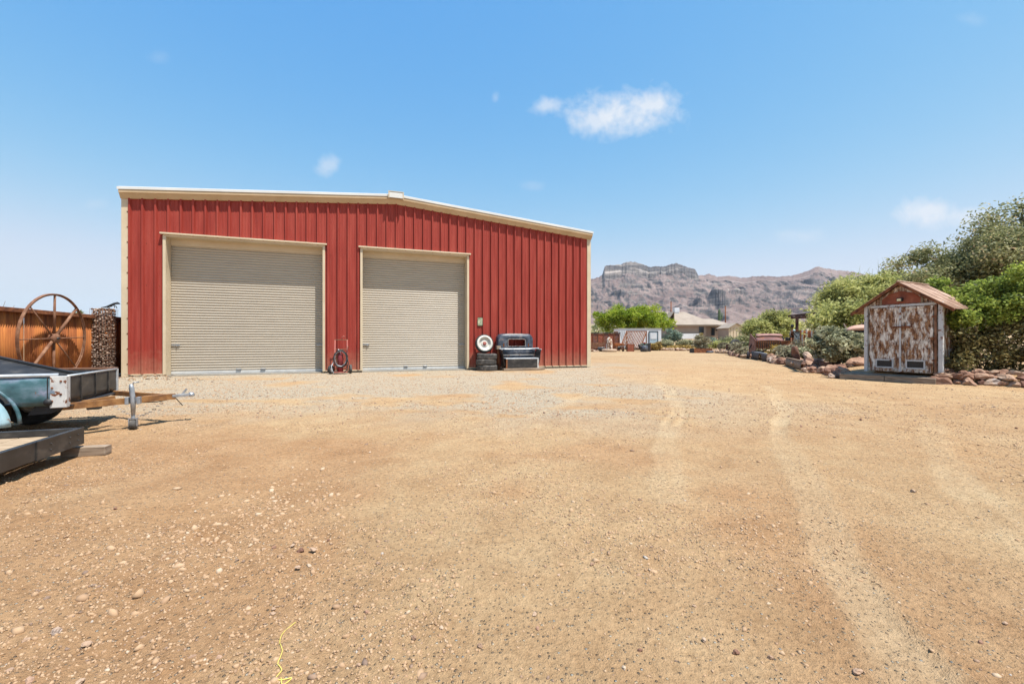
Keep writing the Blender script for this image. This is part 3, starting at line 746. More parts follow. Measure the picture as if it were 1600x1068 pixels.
def wall_panel(k, mat):
    u0 = .15+k*STEP
    us = [(u0+a, d) for a, d in prof_pts if a < STEP]+[(u0+STEP, 0)]
    # cut at the door openings
    pts = []
    for (a, da), (b, db) in zip(us, us[1:]):
        pts.append((a, da))
        for cut in (D1[0], D1[1], D2[0], D2[1]):
            if a+1e-4 < cut < b-1e-4:
                pts.append((cut, da+(db-da)*(cut-a)/(b-a)))
    pts.append(us[-1])
    mb = MB()
    for (a, da), (b, db) in zip(pts, pts[1:]):
        mid = (a+b)/2; zb = .09
        for D in (D1, D2):
            if D[0] < mid < D[1]: zb = D[2]+.02
        za, zc = roofz(a)-.05, roofz(b)-.05
        # front sheet and its back, 1.2 cm thick
        mb.add([(a,-da,zb),(b,-db,zb),(b,-db,zc),(a,-da,za)], [(0,1,2,3)])
        mb.add([(a,-da+.012,zb),(b,-db+.012,zb),(b,-db+.012,zc),(a,-da+.012,za)], [(3,2,1,0)])
    return mb
for k in range(NP):
    wall_panel(k, None).build('wall_panel', M['red'], barn)
# screws heads in rows (tiny) on the ribs, joined
mb = MB()
for k in range(0, NP):
    u = .15+k*STEP+.11
    for z in (.25, 1.5, 2.75, 4.0, 5.1):
        ins = any(D[0] < u < D[1] and z < D[2]+.1 for D in (D1, D2))
        if not ins and z < roofz(u)-.2: mb.lathe([(0,.006),(.010,.004),(.010,0)], 6, Matrix.Translation((u,-.001,z)) @ Matrix.Rotation(R(90), 4, 'X'))
for z in np.arange(.4, 5.2, .45):
    mb.lathe([(0,.008),(.016,.005),(.016,0)], 6, Matrix.Translation((.13,-.041,z)) @ Matrix.Rotation(R(90), 4, 'X'))
o = mb.build('wall_screws', M['rust'], barn); o['kind'] = 'stuff'
# corner trims, base trim, slab
MB().box((.065,0.03,2.72), (.17,.13,5.42)).build('corner_trim', M['cream'], barn, .006)
MB().box((BW-.065,0.03,2.72), (.17,.13,5.42)).build('corner_trim', M['cream'], barn, .006)
for a, b in ((.15, D1[0]-.07), (D1[1]+.07, D2[0]-.07), (D2[1]+.07, BW-.15)):
    MB().box(((a+b)/2,-.022,.075), (b-a,.05,.035)).build('base_trim', M['cream'], barn)
BD = 18.0
MB().box((BW/2, BD/2+.01, -.03), (BW-.06, BD-.06, .14)).build('floor_slab', M['concrete'], barn)
# rake trim along the gable
for side in (0, 1):
    a, b = (0-.03, BW/2) if side == 0 else (BW/2, BW+.03)
    mb = MB()
    sec = [(-.052,-.22),(-.155,-.075),(-.175,-.075),(-.175,.01),(.10,.065),(.10,-.22)]   # (y, dz)
    vs = []
    for u in (a, b):
        z = EZ+(PZ-EZ)*(1-abs(u-BW/2)/(BW/2))+.04
        vs += [(u, y, z+dz) for y, dz in sec]
    n = len(sec)
    mb.add(vs, [tuple(range(n))[::-1], tuple(range(n, 2*n))]+[(i, (i+1) % n, n+(i+1) % n, n+i) for i in range(n)])
    mb.build('rake_trim', M['tan'], barn)
    # white roof edge sheet lying on the trim
    mb = MB(); vs = []
    for u in ((a-.03, b) if side == 0 else (a, b+.03)):
        z = EZ+(PZ-EZ)*(1-abs(u-BW/2)/(BW/2))+.04
        vs += [(u, y, z+dz) for y, dz in [(-.19,.012),(-.19,.085),(-.02,.15),(.30,.15),(.30,.11)]]
    n = 5
    mb.add(vs, [tuple(range(n))[::-1], tuple(range(n, 2*n))]+[(i, (i+1) % n, n+(i+1) % n, n+i) for i in range(n)])
    mb.build('roof_edge', M['roof_white'], barn)
mb = MB(); mb.box((BW/2, -.25, PZ+.07), (.46,.05,.20)); mb.build('ridge_cap', M['roof_white'], barn, .01)
mb = MB(); mb.box((BW/2-.245, -.25, PZ+.07), (.03,.07,.22)); mb.box((BW/2+.245, -.25, PZ+.07), (.03,.07,.22)); mb.box((BW/2, -.25, PZ+.187), (.52,.07,.02))
mb.build('ridge_cap_frame', M['cream'], barn)
# roof slopes with ribs along the slope
for side in (0, 1):
    mb = MB()
    u0, u1 = (-.04, BW/2) if side == 0 else (BW/2, BW+.04)
    n = 58
    def fn(s, t):
        y = .3+s*(BD-.4); u = u0+(u1-u0)*t
        return (u, y, EZ+(PZ-EZ)*(1-abs(u-BW/2)/(BW/2))+.15+(.035 if int(round(s*n)) % 2 else 0))
    mb.grid(fn, n, 1, smooth=False).build('roof', M['roof_white'], barn, solid=.02)
# side and back walls
for u, nm in ((0.0, 'side_wall'), (BW, 'side_wall')):
    mb = MB(); n = 116
    def fn(s, t):
        return (u+(.03 if int(round(s*n)) % 2 else 0)*(-1 if u < 1 else 1), .09+s*(BD-.12), .05+t*(EZ-.02))
    mb.grid(fn, n, 1, smooth=False).build(nm, M['red'], barn, solid=.012)
mb = MB(); mb.prism([(.02,.05),(BW-.02,.05),(BW-.02,EZ+.08),(BW/2,PZ+.08),(.02,EZ+.08)], .03, Matrix.Translation((0,BD-.02,0))).build('back_wall', M['red'], barn)
# gutters on the low eaves
for u in (-.10, BW+.10):
    MB().box((u, BD/2+.2, EZ-.02), (.12, BD-.3, .13)).build('gutter', M['cream'], barn)
# roll-up doors
def roll_door(D):
    a, b, h = D; REC = .38
    d = MB()
    d.box(((a+b)/2, -.055, h+.055), (b-a+.24, .13, .05))                      # drip head
    d.box(((a+b)/2, -.02, h+.0), (b-a+.10, .07, .06))
    d = d.build('door_head_trim', M['cream'], barn, .004)
    for s, u in ((-1, a), (1, b)):
        mb = MB(); mb.box((u+s*.035-s*.012, -.022, h/2+.03), (.075, .075, h-.06)); mb.box((u, REC/2+.016, h/2), (.02, REC, h))
        mb.build('door_jamb', M['cream'], barn)
    MB().box(((a+b)/2, REC/2+.02, h-.02), (b-a-.03, REC-.01, .03)).build('door_soffit', M['cream'], barn)
    MB().box(((a+b)/2, REC-.05, h-.12), (b-a-.024, .06, .20)).build('door_hood', M['cream'], barn)
    cur = thing('x', None, None); cur.name = 'roll_up_door'; cur.parent = barn; cur.location = ((a+b)/2, REC, 0)
    n = 48; ph = (h-.20-.11)/n
    mb = MB(); wdt = b-a-.03
    prof = []
    for i in range(9):
        t = i/8; prof.append((-.030*math.sin(math.pi*t**1.3)**.7 if 0 < t < 1 else 0.0, t*ph))
    def fn(s, t):
        i = int(round(t*8)); y, z = prof[i]; return (-wdt/2+s*wdt, y, z)
    mb.grid(fn, 1, 8, smooth=True)
    vs = [(-wdt/2,.012,0),(wdt/2,.012,0),(wdt/2,.012,ph),(-wdt/2,.012,ph)]
    mb.add(vs, [(3,2,1,0)])
    me = mb.mesh('slat', M['shutter'])
    for i in range(n):
        s = bpy.data.objects.new('slat', me); link(s, cur); s.location = (0, 0, .13+i*ph)
    MB().box((0, -.012, .08), (wdt, .05, .10)).build('bottom_bar', M['bottombar'], cur, .006)
    MB().box((0, -.045, .032), (wdt, .03, .03)).build('bottom_seal', M['dark'], cur)
    for x_ in (-.35, .35): MB().box((x_, -.055, .17), (.14, .03, .035)).box((x_-.06, -.045, .17), (.02, .03, .05)).box((x_+.06, -.045, .17), (.02, .03, .05)).build('lift_handle', M['steel'], cur, .003)
    for s_ in (-1, 1): MB().box((s_*(wdt/2-.12), -.045, .95), (.22, .02, .045)).box((s_*(wdt/2-.16), -.06, .95), (.03, .03, .08)).build('slide_lock', M['steel'], cur, .003)
    return cur
roll_door(D1); roll_door(D2)
# ================================================================== beside the barn
UB = Vector((.9432, .3322, 0)); NB = Vector((-.3322, .9432, 0)); P0 = Vector((-11.5, 12.85, 0))
def bpt(u, out, z=0): return P0+UB*u-NB*out+Vector((0,0,z))
RB = R(19.4)
def tyre_parts(parent, R0=.36, w=.2, rim=True, r_in=.2, mat=None, axis=None, rimmat=None):
    mt = axis or Matrix.Identity(4); h = w/2
    pr = [(r_in, -h*.55),(r_in+.02,-h*.8),(R0*.82,-h*1.05),(R0*.95,-h*.9),(R0,-h*.6)]
    for z in (-.45,-.15,.15,.45): pr += [(R0, h*(z-.06)),(R0-.012, h*(z-.05)),(R0-.012, h*(z+.05)),(R0, h*(z+.06))]
    pr += [(R0,h*.6),(R0*.95,h*.9),(R0*.82,h*1.05),(r_in+.02,h*.8),(r_in,h*.55),(r_in,-h*.55)]
    MB().lathe(pr, 40, mt).build('rubber_ring', mat or M['rubber'], parent)
    if rim:
        MB().lathe([(r_in+.012,-h*.62),(r_in+.012,-h*.8),(r_in-.005,-h*.75),(r_in-.02,-h*.35),(r_in*.8,-h*.2),(r_in*.62,-h*.25),(r_in*.55,-h*.5),(r_in*.34,-h*.55),(r_in*.3,-h*.3),(0.03,-h*.3),(0,-h*.3)], 36, mt).build('rim', rimmat or M['rim'], parent)
# three flat tyres and a wheel on top
tc0 = bpt(11.02, .50)
labs = ['lowest of the flat worn tyres stacked beside the right roll-up door', 'middle flat worn tyre in the stack beside the right roll-up door',
        'topmost flat tyre in the stack, just under the cream rimmed wheel']
for i in range(3):
    t = thing('tyre', labs[i], 'tyre', (tc0.x+(.02,-.012,.015)[i], tc0.y, .108+.207*i), 1.0*i, 'flat tyres stacked by the wall')
    t.rotation_euler = ((.02,-.03,.025)[i], (.015,.02,-.03)[i], i*1.1)
    tyre_parts(t, .385-(.0,.006,.012)[i], .205, False, .21)
w = thing('wheel', 'whitewall wheel with cream rim and red hub leaning upright on stacked tyres', 'wheel', bpt(10.98, .34, .655+.33), RB)
w.rotation_euler = (R(-9), 0, RB)
ax = Matrix.Rotation(R(-90), 4, 'X')
tyre_parts(w, .345, .16, True, .205, M['rubber_black'], ax)
MB().lathe([(.215,-.079),(.215,-.088),(.30,-.092),(.30,-.082)], 40, ax).build('whitewall_ring', M['rim'], w)
MB().lathe([(.065,-.03),(.065,-.062),(.03,-.068),(.0,-.068)], 20, ax).build('hub', M['cartred'], w)
# small enamel sign
sg = thing('tin_sign', 'small weathered green and cream tin picture sign on the red wall', 'sign', bpt(10.93, .036, 1.66), RB)
m, nt, p = newmat('tin_sign_print')
v = coord(nt, (1,1,1), False)
sepn = nt.nodes.new('ShaderNodeSeparateXYZ'); nt.links.new(v, sepn.inputs[0])
c0 = ramp(nt, [(.35,(.05,.07,.04)),(.48,(.42,.50,.33)),(.58,(.66,.62,.38)),(.7,(.78,.74,.58))], noise_n(nt, v, 11, 5, .7, .6))
zz = ramp(nt, [(.0,(.20,.40,.28)),(.07,(.20,.40,.28)),(.08,(1,1,1)),(.92,(1,1,1)),(.93,(.05,.12,.10)),(1,(.05,.12,.10))],
          (lambda mr: (nt.links.new(sepn.outputs[2], mr.inputs[0]), setattr(mr.inputs[1],'default_value',0), setattr(mr.inputs[2],'default_value',.32), mr.outputs[0])[-1])(nt.nodes.new('ShaderNodeMapRange')))
nt.links.new(mixcol(nt, 1.0, c0, zz, 'MULTIPLY'), p.inputs['Base Color']); p.inputs['Roughness'].default_value = .5
mb = MB(); pts = []
for (cx, cz, a0) in ((.10,.30,0),(-.10,.30,90),(-.10,.02,180),(.10,.02,270)):
    for k in range(4):
        a = R(a0+k*30); pts.append((cx+.02*math.cos(a), cz+.02*math.sin(a)))
mb.prism(pts, .004).build('sign_plate', m, sg)
mb = MB(); [mb.lathe([(0,-.007),(.006,-.005),(.006,0)], 8, Matrix.Translation((x,0,z)) @ ax) for x in (-.1,.1) for z in (.02,.30)]
o = mb.build('sign_screws', M['rust'], sg); o['kind'] = 'stuff'

# ---- bench made from an old pickup cab and box
pb = thing('pickup_bench', 'garden bench made from a faded blue pickup cab back and cargo box', 'bench', bpt(12.22, 0, 0), RB)
# local: x along wall, y into wall (negative = toward us)
BX = .76
def arc(cx, cz, r, a0, a1, n=6): return [(cx+r*math.cos(R(a0+(a1-a0)*i/n)), cz+r*math.sin(R(a0+(a1-a0)*i/n))) for i in range(n+1)]
outer = [(-.72,.74)]+arc(-.50,1.14,.22,180,90)+arc(.50,1.14,.22,90,0)+[(.72,.74)]
inner = [(-.33,.89),(-.33,1.12),(-.29,1.16),(.33,1.16),(.37,1.12),(.37,.89)]
def framed(outer, inner, y0, y1, bulge=.05):
    # ring surface between outer outline and inner opening: resample both by angle
    mb = MB(); c = Vector((0, .98)); n = 72
    def ray(poly, a):
        d = Vector((math.cos(a), math.sin(a))); best = None
        for i in range(len(poly)):
            p = Vector(poly[i])-c; q = Vector(poly[(i+1) % len(poly)])-c; e = q-p
            den = d.x*e.y-d.y*e.x
            if abs(den) < 1e-9: continue
            t = (p.x*e.y-p.y*e.x)/den; s = (p.x*d.y-p.y*d.x)/den
            if t > 0 and -1e-6 <= s <= 1+1e-6 and (best is None or t > best): best = t
        return c+d*best
    rows = [(0,y0+.02),(.04,y0),(.5,y0),(.86,y0+bulge*.3),(1.0,y0+bulge),(1.0,y1)]
    vs = []
    for f, y in rows:
        for i in range(n):
            a = 2*math.pi*i/n; pi_ = ray(inner, a); po = ray(outer, a); q = pi_+(po-pi_)*f
            vs.append((q.x, y, q.y))
    fs = [(r_*n+i, r_*n+(i+1) % n, (r_+1)*n+(i+1) % n, (r_+1)*n+i) for r_ in range(len(rows)-1) for i in range(n)]
    return mb.add(vs, fs, 0, True)
framed(outer, inner, -.40, -.08, .10).build('cab_back', M['cabblue'], pb, solid=.008)
mb = MB(); mb.grid(lambda s, t: (math.cos(R(180-180*s))*.50*(1 if True else 1)+0, -.395+.30*t, 1.345+.03*math.sin(math.pi*s)), 12, 4); 
mb = MB()
def cabroof(s, t):
    x = -.64+1.28*s; z = 1.365-.10*abs(2*s-1)**5-.0; return (x, -.37+.30*t, z-.02*(1-t)**4)
mb.grid(cabroof, 16, 4).build('cab_roof', M['cabgrey'], pb, solid=.01)
mb = MB()
for a, b in ((inner[i], inner[(i+1) % 6]) for i in range(6)): mb.bar((a[0],-.41,a[1]), (b[0],-.41,b[1]), .014, .014)
mb.build('window_rim', M['cabgrey'], pb)
# cargo box: backrest, seat, side fenders
mb = MB(); mb.grid(lambda s, t: (-.56+1.30*s, -.44+.05*math.sin(t*math.pi*2)-.02*t, .45+.33*t), 2, 14).build('backrest', M['cabblue'], pb, solid=.012)
for k in range(2):
    MB().tube([(-.56,-.47,.56+.1*k),(.74,-.47,.56+.1*k)], .012, 8).build('pressed_rib', M['cabgrey'], pb)
MB().tube([(-.70,-.52,.80),(-.4,-.50,.785),(.5,-.50,.785),(.86,-.56,.815)], .024, 10).build('top_rail', M['galv'], pb)
MB().box((.09,-.64,.435), (1.30,.42,.045)).build('seat', M['galv'], pb, .01)
mb = MB(); mb.box((.09,-.84,.25), (1.22,.02,.31)); mb.build('front_panel', M['blacksteel'], pb, .004)
for k, x in enumerate((-.53, .71)):
    MB().box((x,-.83,.245), (.05,.05,.33)).build('leg', M['rust'] if k == 0 else M['whitechip'], pb)
# flared side fenders
for s, x in ((-1,-.58),(1,.70)):
    mb = MB()
    def fen(a, b, s=s, x=x):
        y = -.44-.44*a; top = .80-.03*a; z = top-(top-(.22 if s > 0 else .15))*b
        return (x+s*(.11*(1-b)**3+.02+.05*math.sin(b*3)*a), y, z)
    mb.grid(fen, 8, 10).build('side_panel', M['blacksteel'], pb, solid=.012)
    MB().tube([fen(a/8, 0) for a in range(9)], .014, 8).build('side_rail', M['galv'], pb)
MB().box((.14,-.80,.045), (1.62,.30,.07)).build('base_plank', M['woodlen'], pb, .008)
MB().box((.14,-.35,.045), (1.5,.5,.06)).build('base_plank', M['woodlen'], pb, .008)
MB().box((.09,-.43,.22), (1.2,.03,.34)).build('rear_panel', M['blacksteel'], pb)
MB().bar((-.5,-.25,.08), (-.5,-.40,1.0), .05).build('rear_strut', M['rust'], pb)
MB().bar((.5,-.25,.08), (.5,-.40,1.0), .05).build('rear_strut', M['rust'], pb)
bl = MB().box((0,0,.06), (.16,.12,.13)).build('wooden_block', M['woodlen'], None, .006)
bl.location = bpt(11.50, .42, .80-.02); bl.rotation_euler = (0,0,RB+.2)
tag(bl, 'short grey wooden block resting between the stacked tyres and pickup bench', 'wooden block')
st = thing('steel_post', 'thin dark steel post standing between the stacked tyres and pickup bench', 'post', bpt(11.50, .42, 0), RB)
MB().box((0,0,.38), (.07,.07,.80)).build('shaft', M['rust'], st); MB().box((0,0,.01), (.16,.16,.02)).build('foot_plate', M['rust'], st)

# ---- torch cart with hose
ct = thing('torch_cart', 'rusty red two wheeled gas welding cart leaning on the red wall', 'hand cart', bpt(6.02, .33, 0), RB)
cm = M['cartred']
for x in (-.19, .19):
    MB().tube([(x,-.12,.10),(x,-.02,.6),(x,.10,1.12)], .016, 8).build('upright', cm, ct)
for z, y in ((1.12,.10),(.80,.03),(.30,-.08)):
    MB().tube([(-.22,y,z),(.22,y,z)], .014, 8).build('crossbar', M['rust_pale'], ct)
MB().tube([(.02,.10,1.12),(.03,.09,1.22),(.09,.08,1.25),(.12,.08,1.20)], .011, 8).build('hook', cm, ct)
MB().tube([(.21,.02,.80),(.22,-.10,.85),(.22,-.14,.92)], .012, 8).build('handle', M['rust_pale'], ct)
MB().box((0,-.20,.06), (.42,.30,.02)).build('foot_plate', cm, ct)
for x, r_, h_ in ((-.02,.095,.62),):
    mt = Matrix.Translation((x,-.13,.07))
    MB().lathe([(0,0),(r_,0),(r_,h_-.08),(r_*.75,h_-.02),(.03,h_+.01),(.03,h_+.05),(0,h_+.05)], 20, mt).build('gas_cylinder', M['tank'], ct)
    MB().tube([(x-.05,-.13,.07+h_+.08),(x+.05,-.13,.07+h_+.08)], .02, 8).build('regulator', M['steel'], ct)
    MB().lathe([(0,0),(.03,0),(.03,.02),(0,.02)], 12, Matrix.Translation((x-.05,-.16,.78)) @ Matrix.Rotation(R(90),4,'X')).build('gauge', M['steel'], ct)
for s in (-1, 1):
    wh = thing('x', None, None); wh.name = 'wheel'; wh.parent = ct; wh.location = (s*.30,-.12 if s > 0 else -.2,.15); wh.rotation_euler = (0, 0, R(8 if s > 0 else -28))
    ay = Matrix.Rotation(R(90), 4, 'Y')
    MB().lathe([(.08,-.03),(.14,-.035),(.15,-.02),(.15,.02),(.14,.035),(.08,.03),(.08,-.03)], 24, ay)  .build('rubber_ring', M['rubber_black'] if s < 0 else M['rubber'], wh)
    MB().lathe([(.09,-.015),(.03,-.03),(0,-.03)], 20, ay).lathe([(.09,.015),(.03,.03),(0,.03)], 20, ay).build('hub', M['rim'], wh)
MB().tube([(-.30,-.2,.15),(.30,-.12,.15)], .012, 8).build('axle', M['rust'], ct)
mb = MB()
hs = thing('hose_coil', 'coiled black and grey welding hose hung on the red gas cart', 'hose', bpt(6.02, .55, .50), RB)
for k, (rr, mt_) in enumerate(((.235,'rubber_black'),(.205,'steel'),(.25,'rubber_black'),(.22,'rubber_black'),(.19,'rust_pale'))):
    pts = [((rr+random.uniform(-.012,.012))*math.cos(R(a))*.86+.01*k-.02, .02*k-.04+random.uniform(-.012,.012), (rr+.04)*math.sin(R(a))+random.uniform(-.008,.008)) for a in range(0,360,15)]
    MB().tube(pts, .013, 7, closed=True).build('hose_loop', M[mt_], hs)
MB().tube([(.2,-.03,.05),(.24,-.04,-.15),(.20,-.06,-.34),(.12,-.14,-.44)], .012, 7).build('hose_end', M['rubber_black'], hs)
MB().tube([(-.22,-.02,-.1),(-.28,-.1,-.25),(-.26,-.16,-.36),(-.2,-.22,-.46)], .014, 7).build('hose_end', M['steel'], hs)

# ================================================================== left: fence, big wheel, gabions
def fx(y): return -11.93-.272*(y-11.1)*1.0
fy0, fy1 = 7.6, 16.6
fd = Vector((-.272, 1, 0)).normalized(); FN = Vector((fd.y, -fd.x, 0))   # faces the yard
fence = thing('corrugated_fence', 'tall rusty corrugated steel fence left of the red building', 'fence', (fx(fy0), fy0, 0), math.atan2(fd.y, fd.x))
L = (fy1-fy0)/fd.y; pw = .75; npn = int(L/pw)
def fence_panel(w, h, per=.068, amp=.011):
    mb = MB(); n = int(w/per*6)
    mb.grid(lambda s, t: (s*w, -amp*math.sin(s*w/per*2*math.pi), .03+t*h), n, 1)
    return mb
me = fence_panel(pw-.004, 1.72).mesh('fence_panel', M['rust_fence'])
for k in range(npn):
    o = bpy.data.objects.new('fence_panel', me); link(o, fence); o.location = (k*pw, .004*(k % 2), 0)
    md = o.modifiers.new('thick','SOLIDIFY'); md.thickness = .003
for k in range(0, npn, 1):
    MB().box((k*pw+pw/2, -.0, 1.80), (pw-.006, .16, .10)).build('top_rail', M['rust'], fence, .006)
for x in (0, 2.25, 4.5, 6.75, L-.05):
    MB().box((x, .06, .9), (.08,.08,1.8)).build('post', M['rust'], fence)
# second run of fence behind the workshop line closing the view
ends = [(-11.78,9.98)]
def gabion(x, y, w, h, label, lizard=False):
    g_ = thing('gabion_column', label, 'gabion', (x, y, 0), math.atan2(fd.y, fd.x))
    n = 1500 if lizard else 420
    r = np.random.default_rng(int(h*100))
    vs, fs = ICO1; k = len(vs)
    # stones on a jittered lattice through the outer shell
    nx_, nz_ = int(w/.055), int(h/.052)
    P = []
    for iz in range(nz_):
        for ix in range(nx_):
            for iy in range(nx_):
                if 0 < ix < nx_-1 and 0 < iy < nx_-1 and iz < nz_-1: continue
                P.append(((ix+.5)/nx_*w-w/2, (iy+.5)/nx_*w-w/2, (iz+.5)/nz_*h))
    P = np.array(P)+r.normal(0,.011,(len(P),3)); n = len(P)
    S = r.uniform(.022,.04,(n,1,1))*np.stack([r.uniform(.8,1.3,n),r.uniform(.8,1.2,n),r.uniform(.6,1,n)],1)[:,None,:]
    VV = (vs[None]*(1+r.normal(0,.15,(n,k,1)))*S+P[:,None,:]).reshape(-1,3)
    FF = (fs[None]+(np.arange(n)*k)[:,None,None]).reshape(-1,3)
    o = mesh_obj('stone_fill', np_mesh('stone_fill', VV, FF, M['gabionstone'], ('pv', np.repeat(r.beta(1.3,1.2,n), k)), False, 3), g_); o['kind'] = 'stuff'
    mb = MB(); e = w/2+.018
    for z in np.arange(0, h+.01, .10):
        mb.tube([(-e,-e,z),(e,-e,z),(e,e,z),(-e,e,z)], .0035, 4, closed=True)
    for q in np.linspace(-e, e, 7):
        for a in (-e, e): mb.tube([(q,a,0),(q,a,h)], .0035, 4); mb.tube([(a,q,0),(a,q,h)], .0035, 4)
    o = mb.build('wire_mesh', M['rust'], g_); o['kind'] = 'stuff'
    return g_
M['gabionstone'] = attr_mat('gabion_stone', 'pv', [(0,(.16,.105,.08)),(.4,(.29,.20,.15)),(.7,(.40,.29,.22)),(1,(.56,.45,.38))], .9)
gy = 13.1; gxx = -12.28
gabion(gxx, gy, .42, 2.05, 'tall square wire gabion column of brown stones in front of the rusty fence', True)
gabion(-11.93, 9.62, .42, 1.92, 'wire basket column of pale stones at the left edge of the photograph')
lz = thing('metal_lizard', 'small dark metal lizard ornament perched on top of the gabion column', 'ornament', (gxx+.22, gy-.05, 2.05), .5)
MB().tube([(-.20,0,.02),(-.08,.02,.05),(.02,0,.09),(.10,0,.15),(.18,-.01,.17),(.24,-.02,.15)], [.008,.025,.04,.032,.036,.012], 8).build('body', M['blacksteel'], lz)
for s in (-1, 1):
    MB().tube([(.08,s*.02,.12),(.12,s*.09,.08),(.14,s*.11,.02)], .010, 6).build('leg', M['blacksteel'], lz)
    MB().tube([(-.05,s*.02,.06),(-.06,s*.09,.05),(-.02,s*.11,.01)], .010, 6).build('leg', M['blacksteel'], lz)
# big spoked wheel, parallel to the fence
bw = thing('wheel', 'huge rusty spoked iron wheel propped against the corrugated fence', 'wheel', (-11.70, 11.12, 1.14), math.atan2(fd.y, fd.x))
bw.rotation_euler = (R(2), 0, math.atan2(fd.y, fd.x))
RW = 1.14
n = 72; mb = MB()
vs = []; fs = []
sec = [(RW,-.032),(RW,.032),(RW-.02,.032),(RW-.02,.010),(RW-.05,.010),(RW-.05,-.010),(RW-.02,-.010),(RW-.02,-.032)]
for i in range(n):
    a = 2*math.pi*i/n
    for r_, y in sec: vs.append((r_*math.cos(a), y, r_*math.sin(a)))
k = len(sec)
for i in range(n):
    for j in range(k): fs.append((i*k+j, i*k+(j+1) % k, ((i+1) % n)*k+(j+1) % k, ((i+1) % n)*k+j))
mb.add(vs, fs).build('rim', M['rust_pale'], bw)
for i in range(8):
    a = R(2+45*i); th = (.014,.036,.028,.018)[i % 4]
    MB().tube([(.08*math.cos(a),0,.08*math.sin(a)), ((RW-.02)*math.cos(a),0,(RW-.02)*math.sin(a))], [th*1.1, th*.85], 8).build('spoke', M['rust_pale'], bw)
MB().lathe([(0,-.09),(.045,-.09),(.05,-.075),(.11,-.07),(.12,-.05),(.12,.05),(.11,.07),(0,.07)], 24, Matrix.Rotation(R(90),4,'X')).build('hub', M['rust_pale'], bw)
MB().lathe([(0,.1),(.03,.1),(.03,.06)], 12, Matrix.Rotation(R(90),4,'X')).build('axle_bore', M['dark'], bw)

# ================================================================== trailer made of an old pickup box
TA = math.atan2(.44, .9)
tr = thing('box_trailer', 'utility trailer made from a battered teal pickup box with rusty tongue', 'trailer', (-4.82, 4.70, 0), TA)
# local: x forward (tongue), y to the far side
def side_panel(yy, out, matn, nm):
    mb = MB()
    def f(s, t):
        x = -2.1+2.1*s-.15*0; z = .37+.31*t
        y = yy+out*.018*math.sin(math.pi*t)
        return (x, y, z)
    # outline with wheel arch cut: columns whose bottom follows the arch
    n = 60; vs = []; fs = []
    for i in range(n+1):
        x = -2.1+2.02*i/n
        d = abs(x+.80); zb = .37
        if d < .44: zb = max(.37, .20+math.sqrt(.44**2-d**2)*1.0)
        zb = min(zb, .655)
        for j in range(7):
            t = j/6; z = zb+(.68-zb)*t
            dent = .006*mnoise.noise(Vector((x*6, z*8, yy)))
            vs.append((x, yy+out*(.02*math.sin(math.pi*(z-.37)/.31)+dent), z))
    for i in range(n):
        for j in range(6): fs.append((i*7+j, (i+1)*7+j, (i+1)*7+j+1, i*7+j+1))
    mb.add(vs, fs, 0, True)
    return mb.build(nm, M[matn], tr, solid=.006)
side_panel(0, -1, 'teal', 'side_panel'); side_panel(1.5, 1, 'teal', 'side_panel')
MB().tube([(-2.1,0.0,.695),(-.06,0.0,.695)], .020, 10).build('side_rail', M['galv'], tr)
MB().box((-1.05,1.46,.69), (2.1,.12,.022)).build('side_rail', M['rust_pale'], tr, label='wide faded pink side rail')
MB().box((-1.05,1.46,.665), (2.06,.02,.05)).build('rail_lip', M['galv'], tr)
# front corner post, white and chipped
mb = MB(); mb.box((-.055,-.012,.515), (.13,.02,.34)); mb.box((.005,.025,.515), (.02,.09,.34)); mb.build('corner_post', M['whitechip'], tr, .006)
MB().box((-.02,1.47,.52), (.06,.06,.32)).build('corner_post', M['galv'], tr, .004)
mb = MB()
mb.grid(lambda s, t: (.0+.008*mnoise.noise(Vector((s*5,t*3,2))), .06+1.40*s, .40+.275*t), 24, 6).build('front_panel', M['blacksteel'], tr, solid=.006)
MB().tube([(0,.05,.680),(0,1.46,.680)], .012, 8).build('front_rail', M['galv'], tr)
MB().box((-1.05,.75,.385), (2.06,1.42,.02)).build('bed_floor', M['blacksteel'], tr)
mb = MB(); mb.prism([(-.26,.37),(0,.37),(.04,.36),(-.15,.28),(-.32,.27)], 1.4, Matrix.Translation((0,.05,0))); mb.build('underframe', M['dark'], tr)
MB().lathe([(0,0),(.032,0),(.036,.012),(0,.012)], 16, Matrix.Translation((-.13,-.022,.41)) @ Matrix.Rotation(R(90),4,'X')).build('filler_hole', M['dark'], tr)
# wheel arch lip + blue bulging fender skirt
pts = [(-.80+.45*math.cos(R(a)), -.012, .20+.45*math.sin(R(a))) for a in range(0, 181, 9)]
MB().tube(pts, .018, 8).build('arch_lip', M['teal'], tr)
mb = MB()
def skirt(s, t):
    a = R(180*s); rr = .41*t
    return (-.80+rr*math.cos(a), -.07-.10*math.sqrt(max(0,1-t*t)), .18+rr*math.sin(a)*1.02)
mb.grid(skirt, 24, 10).build('fender_skirt', M['ltblue'], tr, solid=.006)
for yy in (.14, 1.36):
    wh = thing('x', None, None); wh.name = 'wheel'; wh.parent = tr; wh.location = (-.80, yy, .30)
    tyre_parts(wh, .30, .17, True, .17, M['rubber_black'], Matrix.Rotation(R(90),4,'X'))
MB().tube([(-.80,.1,.30),(-.80,1.4,.30)], .025, 8).build('axle', M['rust'], tr)
